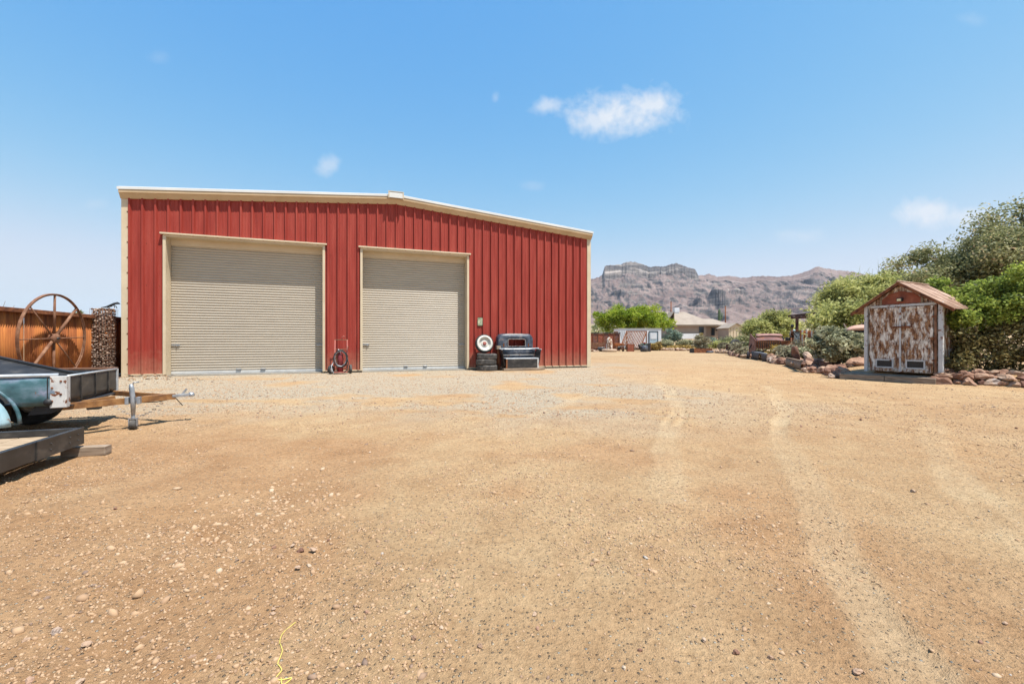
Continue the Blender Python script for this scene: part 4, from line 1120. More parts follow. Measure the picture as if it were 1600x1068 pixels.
# A-frame tongue
apex = (.74,.72,.335)
MB().bar((-.05,.06,.345), apex, .06, .07).build('tongue_beam', M['rust_beam'], tr)
MB().bar((-.05,1.40,.36), apex, .05, .06).build('tongue_beam', M['rust_beam'], tr)
MB().bar((-.05,.30,.345), (.22,.62,.37), .04, .04).build('tongue_brace', M['rust_beam'], tr)
MB().bar((.50,.62,.335), (.80,.75,.335), .055, .075).build('tongue_head', M['rust_beam'], tr)
MB().box((.1,.42,.29), (.12,.09,.06)).build('wiring_box', M['dark'], tr, .01)
mb = MB(); mb.bar((.77,.73,.345), (.95,.79,.345), .05, .035); mb.lathe([(0,.035),(.024,.03),(.036,.015),(.04,-.015),(.024,-.024),(0,-.024)], 16, Matrix.Translation((.965,.795,.345)))
mb.build('coupler', M['steel'], tr, .003)
MB().bar((.87,.755,.35), (.92,.775,.43), .014, .022).build('coupler_latch', M['steel'], tr)
# jack
jk = thing('x', None, None); jk.name = 'jack'; jk.parent = tr; jk.location = (.47, .37, 0)
MB().tube([(0.0,0,.16),(.0,0,.32),(-.015,0,.50),(-.02,0,.545)], [.020,.027,.027,.017], 12).build('jack_tube', M['steel'], jk)
MB().tube([(0,0,.08),(0,0,.20)], .02, 10).build('jack_leg', M['steel'], jk)
MB().box((-.055,.0,.345), (.035,.07,.085)).box((.055,.0,.345), (.035,.07,.085)).box((0,.03,.35), (.14,.03,.04)).build('clamp', M['steel'], jk, .004)
mb = MB(); mb.box((-.038,0,.085), (.010,.045,.09)).box((.038,0,.085), (.010,.045,.09)).box((0,0,.13), (.086,.045,.010)); mb.build('fork', M['steel'], jk)
MB().lathe([(0,-.03),(.05,-.03),(.056,-.02),(.056,.02),(.05,.03),(0,.03)], 20, Matrix.Translation((0,0,.06)) @ Matrix.Rotation(R(90),4,'Y')).build('caster', M['rubber'], jk)
MB().tube([(0,0,.54),(.0,-.0,.56),(.05,.03,.565)], .008, 6).build('crank', M['steel'], jk)
# bolts, seam, safety chain and wire
for k_ in range(4): MB().lathe([(0,.008),(.009,.006),(.011,0)], 8, Matrix.Translation((-.10+.07*(k_ % 2), -.024, .42+.07*k_)) @ Matrix.Rotation(R(90),4,'X')).build('bolt', M['rust'], tr)
MB().box((-.135,-.022,.53), (.008,.008,.29)).build('panel_seam', M['dark'], tr)
ch = MB()
for k_ in range(15):
    t_ = k_/14; p_ = Vector((.20+.50*t_, .60+.12*t_, .30-.18*math.sin(math.pi*t_))); a_ = R(90*(k_ % 2))
    ch.tube([p_+Vector((.019*math.cos(b_), .009*math.sin(b_)*math.cos(a_), .009*math.sin(b_)*math.sin(a_))) for b_ in [2*math.pi*i/8 for i in range(8)]], .0032, 4, closed=True)
o = ch.build('safety_chain', M['steel'], tr); o['kind'] = 'stuff'
MB().tube([(.02,.45,.36),(.2,.52,.30),(.42,.62,.29),(.62,.70,.28),(.80,.78,.31),(.86,.84,.20)], .006, 6).build('light_cable', M['rubber_black'], tr)
for y_ in (.35,.75,1.15): MB().box((.008,y_,.535), (.012,.02,.26)).build('panel_rib', M['blacksteel'], tr)
# dark boards leaning in the box
bd = thing('dark_board', 'dark weathered board leaning inside the teal pickup box', 'board', (-4.82, 4.70, 0), TA)
mb = MB()
A = [Vector((-.03,.30,.685)), Vector((-1.45,1.10,1.00)), Vector((-1.30,.45,.62)), Vector((-.02,.20,.655))]
nn = (A[1]-A[0]).cross(A[2]-A[0]).normalized()*.018
mb.add(A+[a-nn for a in A], [(0,1,2,3),(7,6,5,4),(0,4,5,1),(1,5,6,2),(2,6,7,3),(3,7,4,0)]).build('board_face', M['blacksteel'], bd)
MB().bar(A[0]+Vector((0,0,.012)), A[1]+Vector((0,0,.012)), .03, .02).build('board_edge', M['dark'], bd)

# ---- flat steel trailer in the near left corner
ftA = math.atan2(.9432, -.3322)   # along its long side, away from camera
ft = thing('flatbed_trailer', 'low dark steel flatbed trailer with plank deck at the left edge', 'trailer', (-3.96, 4.02, 0), RB)
# local x = right along barn direction, y = away; trailer spans x -1.9..0, y -3..0
for (p, q, nm, mm) in (((-.02,-3.0,.19),(-.02,0,.19),'side_beam','blacksteel'), ((-1.9,-3.0,.19),(-1.9,0,.19),'side_beam','blacksteel'), ((-1.88,-.02,.19),(-.04,-.02,.19),'end_beam','blacksteel'), ((-1.88,-2.98,.19),(-.04,-2.98,.19),'end_beam','blacksteel')):
    MB().bar(p, q, .045, .145).build(nm, M[mm], ft, .004)
MB().box((.006,-.32,.19), (.01,.62,.15)).build('patch_plate', M['blacksteel'], ft, label='bolted grey end plate')
for k in range(9):
    MB().box((-1.80+.206*k+.04, -1.5, .188), (.196,2.90,.035)).build('deck_board', M['deck'], ft, .004)
for y in (-2.4,-1.5,-.6): MB().box((-.96,y,.15), (1.84,.06,.045)).build('cross_member', M['dark'], ft)
mb = MB(); 
for y in (-.10,-.22,-.47):
    for z in (.165,.215): mb.lathe([(0,.006),(.005,.005),(.006,0)], 8, Matrix.Translation((.012,y,z)) @ Matrix.Rotation(R(90),4,'Y'))
o = mb.build('bolts', M['blacksteel'], ft); o['kind'] = 'stuff'
for (x, y) in ((-.3,-2.0),(-1.6,-2.0)):
    wh = thing('x', None, None); wh.name = 'wheel'; wh.parent = ft; wh.location = (x, y, .075)
    tyre_parts(wh, .085, .06, False, .05, M['rubber_black'], Matrix.Rotation(R(90),4,'Y'))
wb = MB().box((0,0,.045), (.34,.10,.085)).build('timber_block', M['woodlen'], None, .006)
wb.location = (-3.93, 4.02, .0); wb.rotation_euler = (0,0,RB-.1)
tag(wb, 'short brown timber block propping the corner of the low flat trailer', 'timber')

# ---- yellow cord in the foreground
pp = [(462,968),(447,977),(440,988),(437,1000),(439,1010),(441,1018),(438,1028),(434,1036),(437,1041),(440,1046),(435,1053),(431,1059),(437,1061),(447,1059),(456,1057),(449,1063),(441,1068),(439,1058),(440,1064),(441,1075)]
pts = []
for x, y in pp:
    Yd = 1.05*F/(y-534); Xd = (x-800)/F*Yd; pts.append((Xd, Yd, float(ground_h(np.array([Xd]), np.array([Yd]))[0])+.003))
mb = MB()
sm = []
for i in range(len(pts)-1):
    p0, p1, p2, p3 = [Vector(pts[max(0, min(len(pts)-1, j))]) for j in (i-1, i, i+1, i+2)]
    for k in range(5):
        t = k/5; sm.append(.5*((2*p1)+(p2-p0)*t+(2*p0-5*p1+4*p2-p3)*t*t+(3*p1-p0-3*p2+p3)*t**3))
o = mb.tube(sm, .0016, 6).build('yellow_cord', M['cord'])
tag(o, 'thin yellow cord lying loosely on the dirt in the foreground', 'cord')
# ================================================================== foliage helpers
def leaves(centers, n_each, spread, size, seed, aspect=2.2, droop=0., lvbase=None, up=.3):
    """quads of leaf size spread round clump centres"""
    r = np.random.default_rng(seed)
    C = np.repeat(np.array(centers, float), n_each, 0); n = len(C)
    sp = np.repeat(np.broadcast_to(np.asarray(spread, float), (len(centers),)), n_each)
    d = r.normal(0, 1, (n,3)); d /= np.linalg.norm(d, axis=1)[:,None]
    rad = r.random(n)**.7
    P = C+d*(rad*sp)[:,None]*np.array([1,1,.75])
    P[:,2] -= droop*rad*r.random(n)*sp
    a = r.normal(0,1,(n,3)); a[:,2] = a[:,2]*.7-droop*.8; a /= np.linalg.norm(a, axis=1)[:,None]
    b = np.cross(a, r.normal(0,1,(n,3))+np.array([0,0,up])); b /= np.linalg.norm(b, axis=1)[:,None]
    s = size*r.uniform(.6,1.35,n)[:,None]
    A = a*s*aspect/2; B = b*s/2
    V = np.stack([P-A, P-A*.1+B, P+A, P-A*.1-B], 1).reshape(-1,3)
    cl = np.repeat(r.uniform(-.22,.22,len(centers)), n_each)
    lv = np.clip(r.normal(.48,.19,n)+cl, 0, 1) if lvbase is None else np.clip(lvbase(P, r)+cl, 0, 1)
    return V, np.repeat(lv, 4)
def clump_centres(c, rad, n, seed, shell=.55, flat_bottom=.0, lump=.25):
    r = np.random.default_rng(seed); out = []
    while len(out) < n:
        d = r.normal(0,1,3); d /= np.linalg.norm(d)
        if d[2] < -flat_bottom-.35 and r.random() < .7: continue
        k = shell+(1-shell)*r.random()
        if r.random() < .05: k *= r.uniform(1.0, 1.07)
        k *= 1+lump*(mnoise.noise(Vector(d)*2.1+Vector((seed*1.7,0,0))))*1.6
        out.append((c[0]+d[0]*rad[0]*k, c[1]+d[1]*rad[1]*k, c[2]+d[2]*rad[2]*k))
    return out
def foliage(name, V, lv, mat, parent=None):
    return mesh_obj(name, np_mesh(name, V, np.arange(len(V)).reshape(-1,4), mat, ('lv', lv)), parent)
def branches(base, targets, r0, mat, parent, name='branch', seed=0, n=None):
    r = random.Random(seed); mb = MB()
    for t in targets[:n]:
        b = Vector(base); t = Vector(t); m1 = b.lerp(t, .35)+Vector((r.uniform(-.3,.3), r.uniform(-.3,.3), r.uniform(0,.35)))*(t-b).length*.3
        m2 = b.lerp(t, .7)+Vector((r.uniform(-.2,.2), r.uniform(-.2,.2), r.uniform(-.05,.2)))*(t-b).length*.25
        mb.tube([b, m1, m2, t], [r0, r0*.7, r0*.4, r0*.12], 6)
    return mb.build(name, mat, parent)
def tree(name, label, base, trunk_h, crown_c, crown_r, nclump, nleaf, spread, size, mat, seed, bark='bark', tr=.16, nb=14, aspect=2.2, droop=0, twigs=0, shell=.5, group=None, lump=.25, fb=0, nstem=1):
    bx, by = base; z0 = gz(bx, by)
    t = thing(name, label, 'tree', (bx, by, z0), 0, group)
    cc = Vector(crown_c)-Vector((bx, by, z0))
    fork = Vector((cc.x*.25, cc.y*.25, trunk_h))
    mb = MB()
    for s in range(nstem):
        o = Vector((random.uniform(-.3,.3), random.uniform(-.3,.3), 0))*(s > 0)
        e = fork+Vector((random.uniform(-.8,.8), random.uniform(-.8,.8), random.uniform(-.1,.3)))*(s > 0)
        mb.tube([o+Vector((0,0,-.15)), o.lerp(e,.3)+Vector((.05,.03,0)), o.lerp(e,.7)+Vector((-.05,.04,.0)), e], [tr*1.3, tr, tr*.85, tr*.7], 10)
    mb.build('trunk', M[bark], t)
    cs = clump_centres(cc, crown_r, nclump, seed, shell, fb, lump)
    r = random.Random(seed); pick = r.sample(cs, min(nb, len(cs)))
    for k in range(0, len(pick), max(1, len(pick)//5)):
        branches(fork-Vector((0,0,.1*r.random())), pick[k:k+max(1, len(pick)//5)], tr*.55, M[bark], t, 'limb', seed+k)
    V, lv = leaves(cs, nleaf, np.array([spread*r.uniform(.8,1.75) for _ in cs]), size, seed+1, aspect, droop)
    foliage('crown', V, lv, M[mat], t)
    if twigs:
        mb = MB()
        for _ in range(twigs):
            c = Vector(r.choice(cs)); 
            if c.z < cc.z+crown_r[2]*.2: continue
            d = Vector((r.uniform(-.6,.6), r.uniform(-.4,.4), r.uniform(.5,1.2)))
            mb.tube([c, c+d*.6, c+d*1.1+Vector((r.uniform(-.2,.2),0,.1))], [.018,.012,.005], 4)
        o_ = mb.build('twigs', M['greenbark'] if bark == 'greenbark' else M[bark], t); o_['kind'] = 'stuff'
    return t
def bush(name, label, x, y, rx, ry, h, nclump, nleaf, size, mat, seed, cat='bush', group=None, aspect=2.2, spread=None, stems=6, z=None, up=False):
    z0 = gz(x, y) if z is None else z
    t = thing(name, label, cat, (x, y, z0), 0, group)
    cs = clump_centres((0,0,h*.5), (rx*.8, ry*.8, h*.42), nclump, seed, .4, 0, .3)
    cs = [(a, b, max(c, h*.12)) for a, b, c in cs]
    V, lv = leaves(cs, nleaf, spread or min(rx, h)*.30, size, seed, aspect)
    foliage('foliage', V, lv, M[mat], t)
    mb = MB(); r = random.Random(seed)
    for i in range(stems):
        c = Vector(r.choice(cs)); mb.tube([(r.uniform(-.06,.06), r.uniform(-.06,.06), -.03), c*.5+Vector((0,0,.05)), c], [.02*h, .014*h, .006*h], 5)
    mb.build('stems', M['bark'], t)
    return t
def tuft(name, label, x, y, h, n, mat, seed, w=.012, cat='grass tuft', group=None, spread=.35, z=None):
    r = np.random.default_rng(seed); z0 = gz(x, y) if z is None else z
    a = r.uniform(0, 6.28, n); lean = r.random(n)**.7*spread*h; hh = h*r.uniform(.55,1,n)
    bx_ = r.normal(0,.06*h,n); by_ = r.normal(0,.06*h,n)
    B = np.stack([bx_, by_, np.zeros(n)-.01], 1); Mi = B+np.stack([np.cos(a)*lean*.35, np.sin(a)*lean*.35, hh*.6], 1); T = B+np.stack([np.cos(a)*lean*1.2, np.sin(a)*lean*1.2, hh], 1)
    pr = np.stack([-np.sin(a+r.normal(0,.8,n)), np.cos(a), np.zeros(n)], 1)*w/2
    V = np.stack([B-pr, B+pr, Mi+pr*.8, Mi-pr*.8, Mi-pr*.8, Mi+pr*.8, T+pr*.15, T-pr*.15], 1).reshape(-1,3)
    t = thing(name, label, cat, (x, y, z0), 0, group)
    foliage('blades', V, np.repeat(np.clip(r.normal(.5,.2,n),0,1), 8), M[mat], t)
    return t

# ================================================================== right: shed
SA = math.atan2(-.9, .437)
sh = thing('garden_shed', 'small gabled shed with peeling white and rusty double doors', 'shed', (9.97, 12.24, .24), SA)
W = 1.555; HW = 1.80; DP = 1.20; AP = 2.36
# structure walls
for nm, c, d in (('side_wall', (0.02, DP/2+.02, HW/2), (.03, DP, HW)), ('side_wall', (W-.02, DP/2+.02, HW/2), (.03, DP, HW)), ('back_wall', (W/2, DP+.02, HW/2), (W-.08, .03, HW))):
    MB().box(c, d).build(nm, M['shed'], sh)
MB().box((W/2, .035, HW/2), (W-.08, .02, HW-.02)).build('front_frame', M['shed'], sh)
# doors with framed panels and vents
for k, (a, b) in enumerate(((.085, .765), (.785, 1.44))):
    dr = thing('x', None, None); dr.name = 'door'; dr.parent = sh; dr.location = (a, 0, .03)
    w_ = b-a; hh = 1.70
    MB().box((w_/2, .010, hh/2), (w_-.01, .014, hh-.01)).build('door_sheet', M['shed'], dr)
    for (c, d) in (((.03,-.006,hh/2),(.055,.022,hh)), ((w_-.03,-.006,hh/2),(.055,.022,hh)), ((w_/2,-.005,hh-.03),(w_-.125,.02,.055)), ((w_/2,-.005,.03),(w_-.125,.02,.055))):
        MB().box(c, d).build('door_stile', M['shed'], dr, .003)
    cx = w_*(.50 if k == 0 else .46); vw = .34
    mb = MB()
    for (c, d) in (((cx,-.02,.295),(vw+.06,.02,.035)), ((cx,-.02,.095),(vw+.06,.02,.035)), ((cx-vw/2-.015,-.02,.195),(.03,.02,.165)), ((cx+vw/2+.015,-.02,.195),(.03,.02,.165))): mb.box(c, d)
    mb.build('vent_frame', M['shedpost'], dr)
    MB().box((cx,-.003,.195), (vw,.012,.165)).build('vent_screen', M['vent'] if 'vent' in M else M['dark'], dr)
    mb = MB()
    for q in range(4): mb.box((cx,-.013,.13+.042*q), (vw,.01,.006))
    mb.build('vent_louvre', M['blacksteel'], dr)
MB().box((.775, -.028, .88), (.035,.018,1.70)).build('centre_astragal', M['shedpost'], sh)
MB().bar((.60,-.045,1.20), (1.02,-.045,1.215), .02, .035).build('hasp_bar', M['rust'], sh)
MB().box((.93,-.05,1.20), (.10,.02,.06)).box((.66,-.05,1.20), (.06,.02,.05)).build('hasp_plate', M['rust'], sh)
MB().box((1.49, -.018, .88), (.05,.03,1.74)).build('hinge_strip', M['rust_pale'], sh, .006)
for z in (.35, .9, 1.45): MB().box((1.465,-.036,z), (.09,.012,.04)).build('hinge', M['rust'], sh)
MB().box((-.0,-.01,HW/2-.0), (.075,.075,HW+.02)).build('corner_post', M['shedpost'], sh, .004)
MB().box((W+.035,-.01,HW/2-.0), (.085,.075,HW+.02)).build('corner_post', M['shedpost'], sh, .004)
MB().box((W/2,-.005,HW-.025), (W-.10,.04,.055)).build('lintel', M['shedpost'], sh)
# gable
gs = (AP-HW)/(W/2)
MB().prism([(.02,HW+.01),(W-.02,HW+.01),(W/2,AP-.02)], .02, Matrix.Translation((0,.02,0))).build('gable_board', M['shed'], sh)
gp = [(.36,HW+.02),(1.20,HW+.02),(1.20,HW+.16),(1.04,HW+.29),(W/2,HW+.36),(.52,HW+.29),(.36,HW+.16)]
MB().prism(gp, .012, Matrix.Translation((0,.004,0))).build('gable_panel', M['gable'], sh)
for x in (.34, 1.22): MB().box((x,-.004,HW+.12), (.045,.025,.22)).build('gable_batten', M['wood'], sh)
lp = MB().box((.78,-.05,HW+.125), (.12,.10,.09)).build('lamp', M['dark'], sh, .012)
MB().box((.78,-.104,HW+.12), (.085,.01,.06)).build('lamp_glass', M['lampglass'], lp)
# roof sheets
for side in (-1, 1):
    e = W/2+.32; zt = AP+.03; ze = AP+.03-e*gs*.98
    nsh = 4
    for k in range(nsh):
        y0 = -.16+(DP+.46)*k/nsh; y1 = -.16+(DP+.46)*(k+1)/nsh-.006
        mb = MB()
        def rf(s, t, y0=y0, y1=y1):
            x = W/2+side*e*t; z = zt+(ze-zt)*t+.010*math.cos(s*(y1-y0)/.075*2*math.pi)+.004*(k % 2)
            return (x, y0+(y1-y0)*s, z)
        mb.grid(rf, 20, 2).build('roof_sheet', M['shedroof'], sh, solid=.006)
    p = (W/2, -.14, zt-.04); q = (W/2+side*e, -.14, ze-.04)
    MB().bar(p, q, .03, .06).build('barge_board', M['rust'], sh)
    p = (W/2, DP+.26, zt-.04); q = (W/2+side*e, DP+.26, ze-.04)
    MB().bar(p, q, .03, .06).build('barge_board', M['rust'], sh)
MB().tube([(W/2,-.17,AP+.045),(W/2,DP+.31,AP+.045)], .03, 8).build('ridge_roll', M['shedroof'], sh)
# timber platform under the shed
pfA = math.atan2(-.82, .57)
pf = thing('timber_platform', 'low weathered timber platform under the rusty white shed', 'platform', (9.27, 12.33, 0), pfA)
for k in range(2): MB().box((.50+1.0*k, .07, .075), (.99,.13,.15)).build('edge_beam', M['woodlen'], pf, .008)
for k in range(6): MB().box((1.0+.02*(k % 2), .22+.17*k, .155), (2.0,.16,.045)).build('deck_plank', M['wood'], pf, .005)
for k in range(3): MB().box((.3+.7*k, .65, .07), (.08,1.0,.12)).build('joist', M['wood'], pf)
MB().box((1.5, 1.8, .12), (1.9,1.7,.18)).build('shed_floor', M['wood'], pf)

# ================================================================== rock walls
rw = thing('rock_wall', 'loose wall of reddish boulders right of the shed in front of the hedge', 'rock wall', (11.3, 10.0, 0), 0)
A0 = Vector((10.56,10.66)); A1 = Vector((13.2,8.75)); dd = (A1-A0).normalized(); nn2 = Vector((-dd.y, dd.x))
random.seed(22)
s = 0
while s < 3.2:
    r0 = random.uniform(.085,.16)
    for lay in range(2):
        q = A0+dd*(s+random.uniform(-.04,.04))+nn2*(.10+.09*lay+random.uniform(-.04,.05))
        o = put_rock(q.x, q.y, r0*random.uniform(.8,1.2), rw, z=.07+.15*lay, sc=(1.2,1,.9)); o.location -= rw.location
    s += r0*1.5
for k in range(26):
    q = A0+dd*random.uniform(0,3.2)+nn2*random.uniform(.3,.5)
    o = put_rock(q.x, q.y, random.uniform(.08,.15), rw, z=random.uniform(.24,.36), sc=(1.3,1,.7)); o.location -= rw.location
gb = thing('rock_border', 'border of red and tan rocks along the raised garden left of the shed', 'rock border', (12.0, 19.0, 0), 0)
random.seed(5)
for k in range(290):
    t = random.random()**1.25; y = 12.5+22*t; x = float(edge_x(y))+random.gauss(.22,.17)
    if 12.0 < y < 12.95 and x < 10.6 and random.random() < .5: continue
    if 23.2 < y < 28 and x < edge_x(y)+.25: continue
    if 15.9 < y < 19.0 and x < edge_x(y)+.22: continue
    s = random.uniform(.10,.27)*(1.0+.3*t)
    o = put_rock(x, y, s, gb, z=gz(x, y)+s*.25+random.random()*.08); o.location -= gb.location
for k in range(110):
    y = random.uniform(13, 40); x = float(edge_x(y))+random.uniform(.6,5)
    s = random.uniform(.08,.24); o = put_rock(x, y, s, gb, z=gz(x, y)+s*.2, me=random.choice(PROCKS)); o.location -= gb.location
fb = thing('rock_border', 'distant line of small pale rocks below the ochre scrub', 'rock border', (19, 52, 0), 0)
for k in range(120):
    t = k/119; x_ = 1016+66*t; y = 53.5-2*t; X_ = (x_-800)/F*y+random.gauss(0,.12)
    s = random.uniform(.13,.26); o = put_rock(X_, y+random.gauss(0,.35), s, fb, z=gz(X_, y)+.12, me=random.choice(PROCKS+ROCKS[:2])); o.location -= fb.location
fb2 = thing('rock_border', 'jumbled pale and orange rocks between the dark planter and tyre', 'rock border', (20, 42, 0), 0)
for k in range(46):
    t = random.random(); x_ = 1110+36*t; y = 43-7*t+random.random()*3; X_ = (x_-800)/F*y
    s = random.uniform(.14,.34); o = put_rock(X_, y, s, fb2, z=gz(X_, y)+.1, me=random.choice(PROCKS)); o.location -= fb2.location
# named boulders
for (x_, y_, Y_, s, lab, sc) in ((1340,566,14.3,.52,'big smooth brown boulder just left of the shed',(1,1,.85)), (1243,553,18.5,.42,'upright dark red slab of rock leaning in the garden bed',(1,.6,1.5)),
                             (1262,556,17.6,.40,'broad orange slab of rock beside the leaning dark slab',(1.3,.8,.7)), (1300,588,12.55,.20,'squared tan stone at the end of the timber platform',(1,.9,1.5))):
    p = px(x_, y_, Y_); o = put_rock(p.x, p.y, s*.62, name='boulder', z=p.z, sc=sc, ry=.2, me=ROCKS[int(x_) % 8]); tag(o, lab, 'boulder')

# old truck box side used as edging
tb = thing('truck_side_edging', 'dark curved truck side panel laid as garden edging with two arches', 'garden edging', (15.25, 28.2, 0), math.atan2(-5.1, -1.75))
def edging(Lg, h, arches, mat, parent, nm='panel'):
    mb = MB(); n = 60; vs = []; fs = []
    for i in range(n+1):
        x = Lg*i/n; zb = 0
        for (cx, r_) in arches:
            d = abs(x-cx)
            if d < r_: zb = max(zb, math.sqrt(r_*r_-d*d)*.8)
        top = h*(1-.10*(2*i/n-1)**2)
        vs += [(x,0,min(zb,top-.05)), (x,-.03,(zb+top)/2), (x,0,top), (x,.07,top+.01)]
    for i in range(n):
        for j in range(3): fs.append((i*4+j, (i+1)*4+j, (i+1)*4+j+1, i*4+j+1))
    return mb.add(vs, fs, 0, True).build(nm, mat, parent, solid=.015)
edging(5.4, .46, [(1.2,.42),(3.9,.45)], M['edging'], tb)
MB().tube([(0,.02,.44),(2.7,.02,.47),(5.4,.02,.43)], .02, 6).build('rim_lip', M['galv'], tb)
tb2 = thing('plank_edging', 'weathered grey sheet edging at the foot of the garden with a pink rock', 'garden edging', (12.0, 19.05, 0), math.atan2(-3.3, -1.5))
edging(3.5, .36, [], M['wood'], tb2)
MB().bar((0,.0,.37),(3.5,.0,.35),.05,.04).build('cap_rail', M['woodlen'], tb2)
for (x_, y_, Y_, s, lab) in ((1247,568,17.3,.2,'pale pink rock leaning on the grey sheet edging'), (1165,556,28.1,.24,'pale rock in the farther arch of the dark truck panel'), (1194,559.5,25.4,.26,'pale rock in the nearer arch of the dark truck panel')):
    p = px(x_, y_, Y_); o = put_rock(p.x-.12, p.y, s, name='rock', z=max(.1, p.z), me=PROCKS[1]); tag(o, lab, 'rock')

# ================================================================== rusty car shell in the garden
def place(x_, Y_, dz=0):
    X_ = (x_-800)/F*Y_; return (X_, Y_, gz(X_, Y_)+dz)
cs_ = thing('rusty_truck_cab', 'maroon rusty old truck nose and hood among garden rocks', 'truck wreck', place(1199, 26.5), R(-12))
mb = MB()
def hood(s, t):
    x = -.78+1.45*s; z = .98+.20*t-.05*abs(2*s-1)**3+.02*math.sin(3.1*t)
    return (x+.10*t, -.60+.55*t, z)
mb.grid(hood, 12, 8).build('hood', M['bodyrust'], cs_, solid=.02)
MB().grid(lambda s, t: (-.62+1.45*s+.1*t, -.05+.50*t, 1.26+.13*t-.03*abs(2*s-1)**3), 12, 4).build('cowl', M['pinkrust'], cs_, solid=.025)
MB().box((.10,.05,1.20), (1.30,.06,.12)).build('cowl_front', M['dark'], cs_)
MB().box((.1,.2,.85), (1.5,.9,.55)).build('engine_box', M['dark'], cs_, .05)
for (q, w_) in (([(-.60,.40),(-.62,.95),(-.05,1.20),(.45,1.38),(.72,.70),(.70,.20),(.2,.2)], .03),):
    for xx in (.70, -.80):
        MB().prism(q, w_, Matrix.Translation((xx,0,0)) @ Matrix.Rotation(R(90),4,'Z')).build('side_panel', M['bodyrust'], cs_)
MB().box((-.04,-.60,.72), (1.46,.06,.46)).build('grille', M['rust'], cs_)
mb = MB(); [mb.box((-.70+.12*k,-.64,.72), (.03,.03,.42)) for k in range(12)]; mb.build('grille_bar', M['blacksteel'], cs_)
MB().box((.05,-.30,.22), (1.5,.5,.26)).build('chassis', M['dark'], cs_)
for x in (-.62,.78):
    MB().lathe([(0,-.02),(.09,-.05),(.12,-.02),(.13,.06),(0,.06)], 20, Matrix.Translation((x,-.56,.78)) @ Matrix.Rotation(R(90),4,'X')).build('headlight', M['rust_pale'], cs_)
MB().bar((-.95,.2,.45), (-.70,.2,1.0), .05).build('bracket', M['dark'], cs_)
MB().bar((.9,.35,1.35), (1.25,.55,.55), .04).build('brace', M['dark'], cs_)
# standing cabinet + scrap figure
gp_ = thing('metal_cabinet', 'tall grey metal cabinet left of the striped rusty fence', 'cabinet', place(1243.5, 25.0), R(-20))
MB().box((0,0,.72), (.34,.34,1.30)).build('body', M['cabgrey'], gp_, .02); MB().box((0,-.01,1.42), (.38,.38,.10)).build('cap', M['rust'], gp_, .01)
MB().box((0,-.176,1.0), (.24,.012,.5)).build('door', M['galv'], gp_); MB().box((.09,-.19,.95), (.02,.02,.10)).build('handle', M['dark'], gp_); MB().box((0,0,.05), (.40,.40,.1)).build('plinth', M['dark'], gp_)
fg = thing('scrap_figure', 'dark scrap metal figure with round head standing beside the grey cabinet', 'sculpture', place(1237.5, 24.6), R(10))
MB().tube([(0,0,1.12),(0,0,1.45)], [.10,.06], 10).build('torso', M['rust'], fg)
MB().lathe([(0,-.09),(.06,-.07),(.085,0),(.06,.07),(0,.10)], 16, Matrix.Translation((0.02,0,1.68))).build('head', M['dark'], fg)
MB().tube([(.0,0,1.45),(.02,0,1.62)], .03, 8).build('neck', M['rust'], fg)
for s_ in (-1, 1):
    MB().tube([(s_*.06,0,1.15),(s_*.10,0,.6),(s_*.12,0,0)], [.06,.05,.045], 8).build('leg', M['rust'], fg)
    MB().tube([(s_*.09,0,1.40),(s_*.19,-.04,1.15),(s_*.16,-.18,1.05)], .03, 8).build('arm', M['dark'], fg)
MB().box((-.22,.05,.72), (.20,.2,.62)).build('pack', M['dark'], fg, .03)
MB().lathe([(0,0),(.07,0),(.07,.05),(0,.06)], 14, Matrix.Translation((.02,-.1,1.42)) @ Matrix.Rotation(R(90),4,'X')).build('dial', M['skyglass'], fg)

# striped rusty fence of the garden
p0 = Vector(place(1249, 29.0)); p1 = Vector(place(1283, 27.5)); fdr = (p1-p0); an = math.atan2(fdr.y, fdr.x)
gf = thing('garden_fence', 'rust red sheet fence with white posts behind the garden', 'fence', p0, an)
Lf = fdr.length
wds = [0,.16,.36,.60,.80,1.0]
for k in range(5):
    a, b = Lf*wds[k], Lf*wds[k+1]
    MB().grid(lambda s, t, a=a, b=b: (a+.05+(b-a-.1)*s, .012*math.sin(s*(b-a)/.07*6.28), .05+(1.5-.1*k/5)*t), 24, 1).build('fence_sheet', M['rust_fence'], gf, solid=.004)
for k, f in enumerate(wds[:-1]): MB().box((Lf*f, -.03, .80), (.075,.05,1.60)).build('post', M['whitechip'], gf)
for z in (.35, 1.35): MB().box((Lf/2,.06,z), (Lf,.04,.07)).build('rail', M['wood'], gf)
gf2 = thing('garden_fence', 'low rust red sheet fence seen through the pergola posts', 'fence', place(1300, 29.5), R(-4))
for k in range(9):
    MB().grid(lambda s, t, k=k: (-.2+.75*k+.73*s, .012*math.sin(s*.73/.07*6.28), .05+1.25*t), 24, 1).build('fence_sheet', M['rust_fence'] if k % 2 else M['bodyrust'], gf2, solid=.004)
for k in range(10): MB().box((-.22+.75*k,-.03,.75), (.06,.05,1.5)).build('post', M['wood'], gf2)

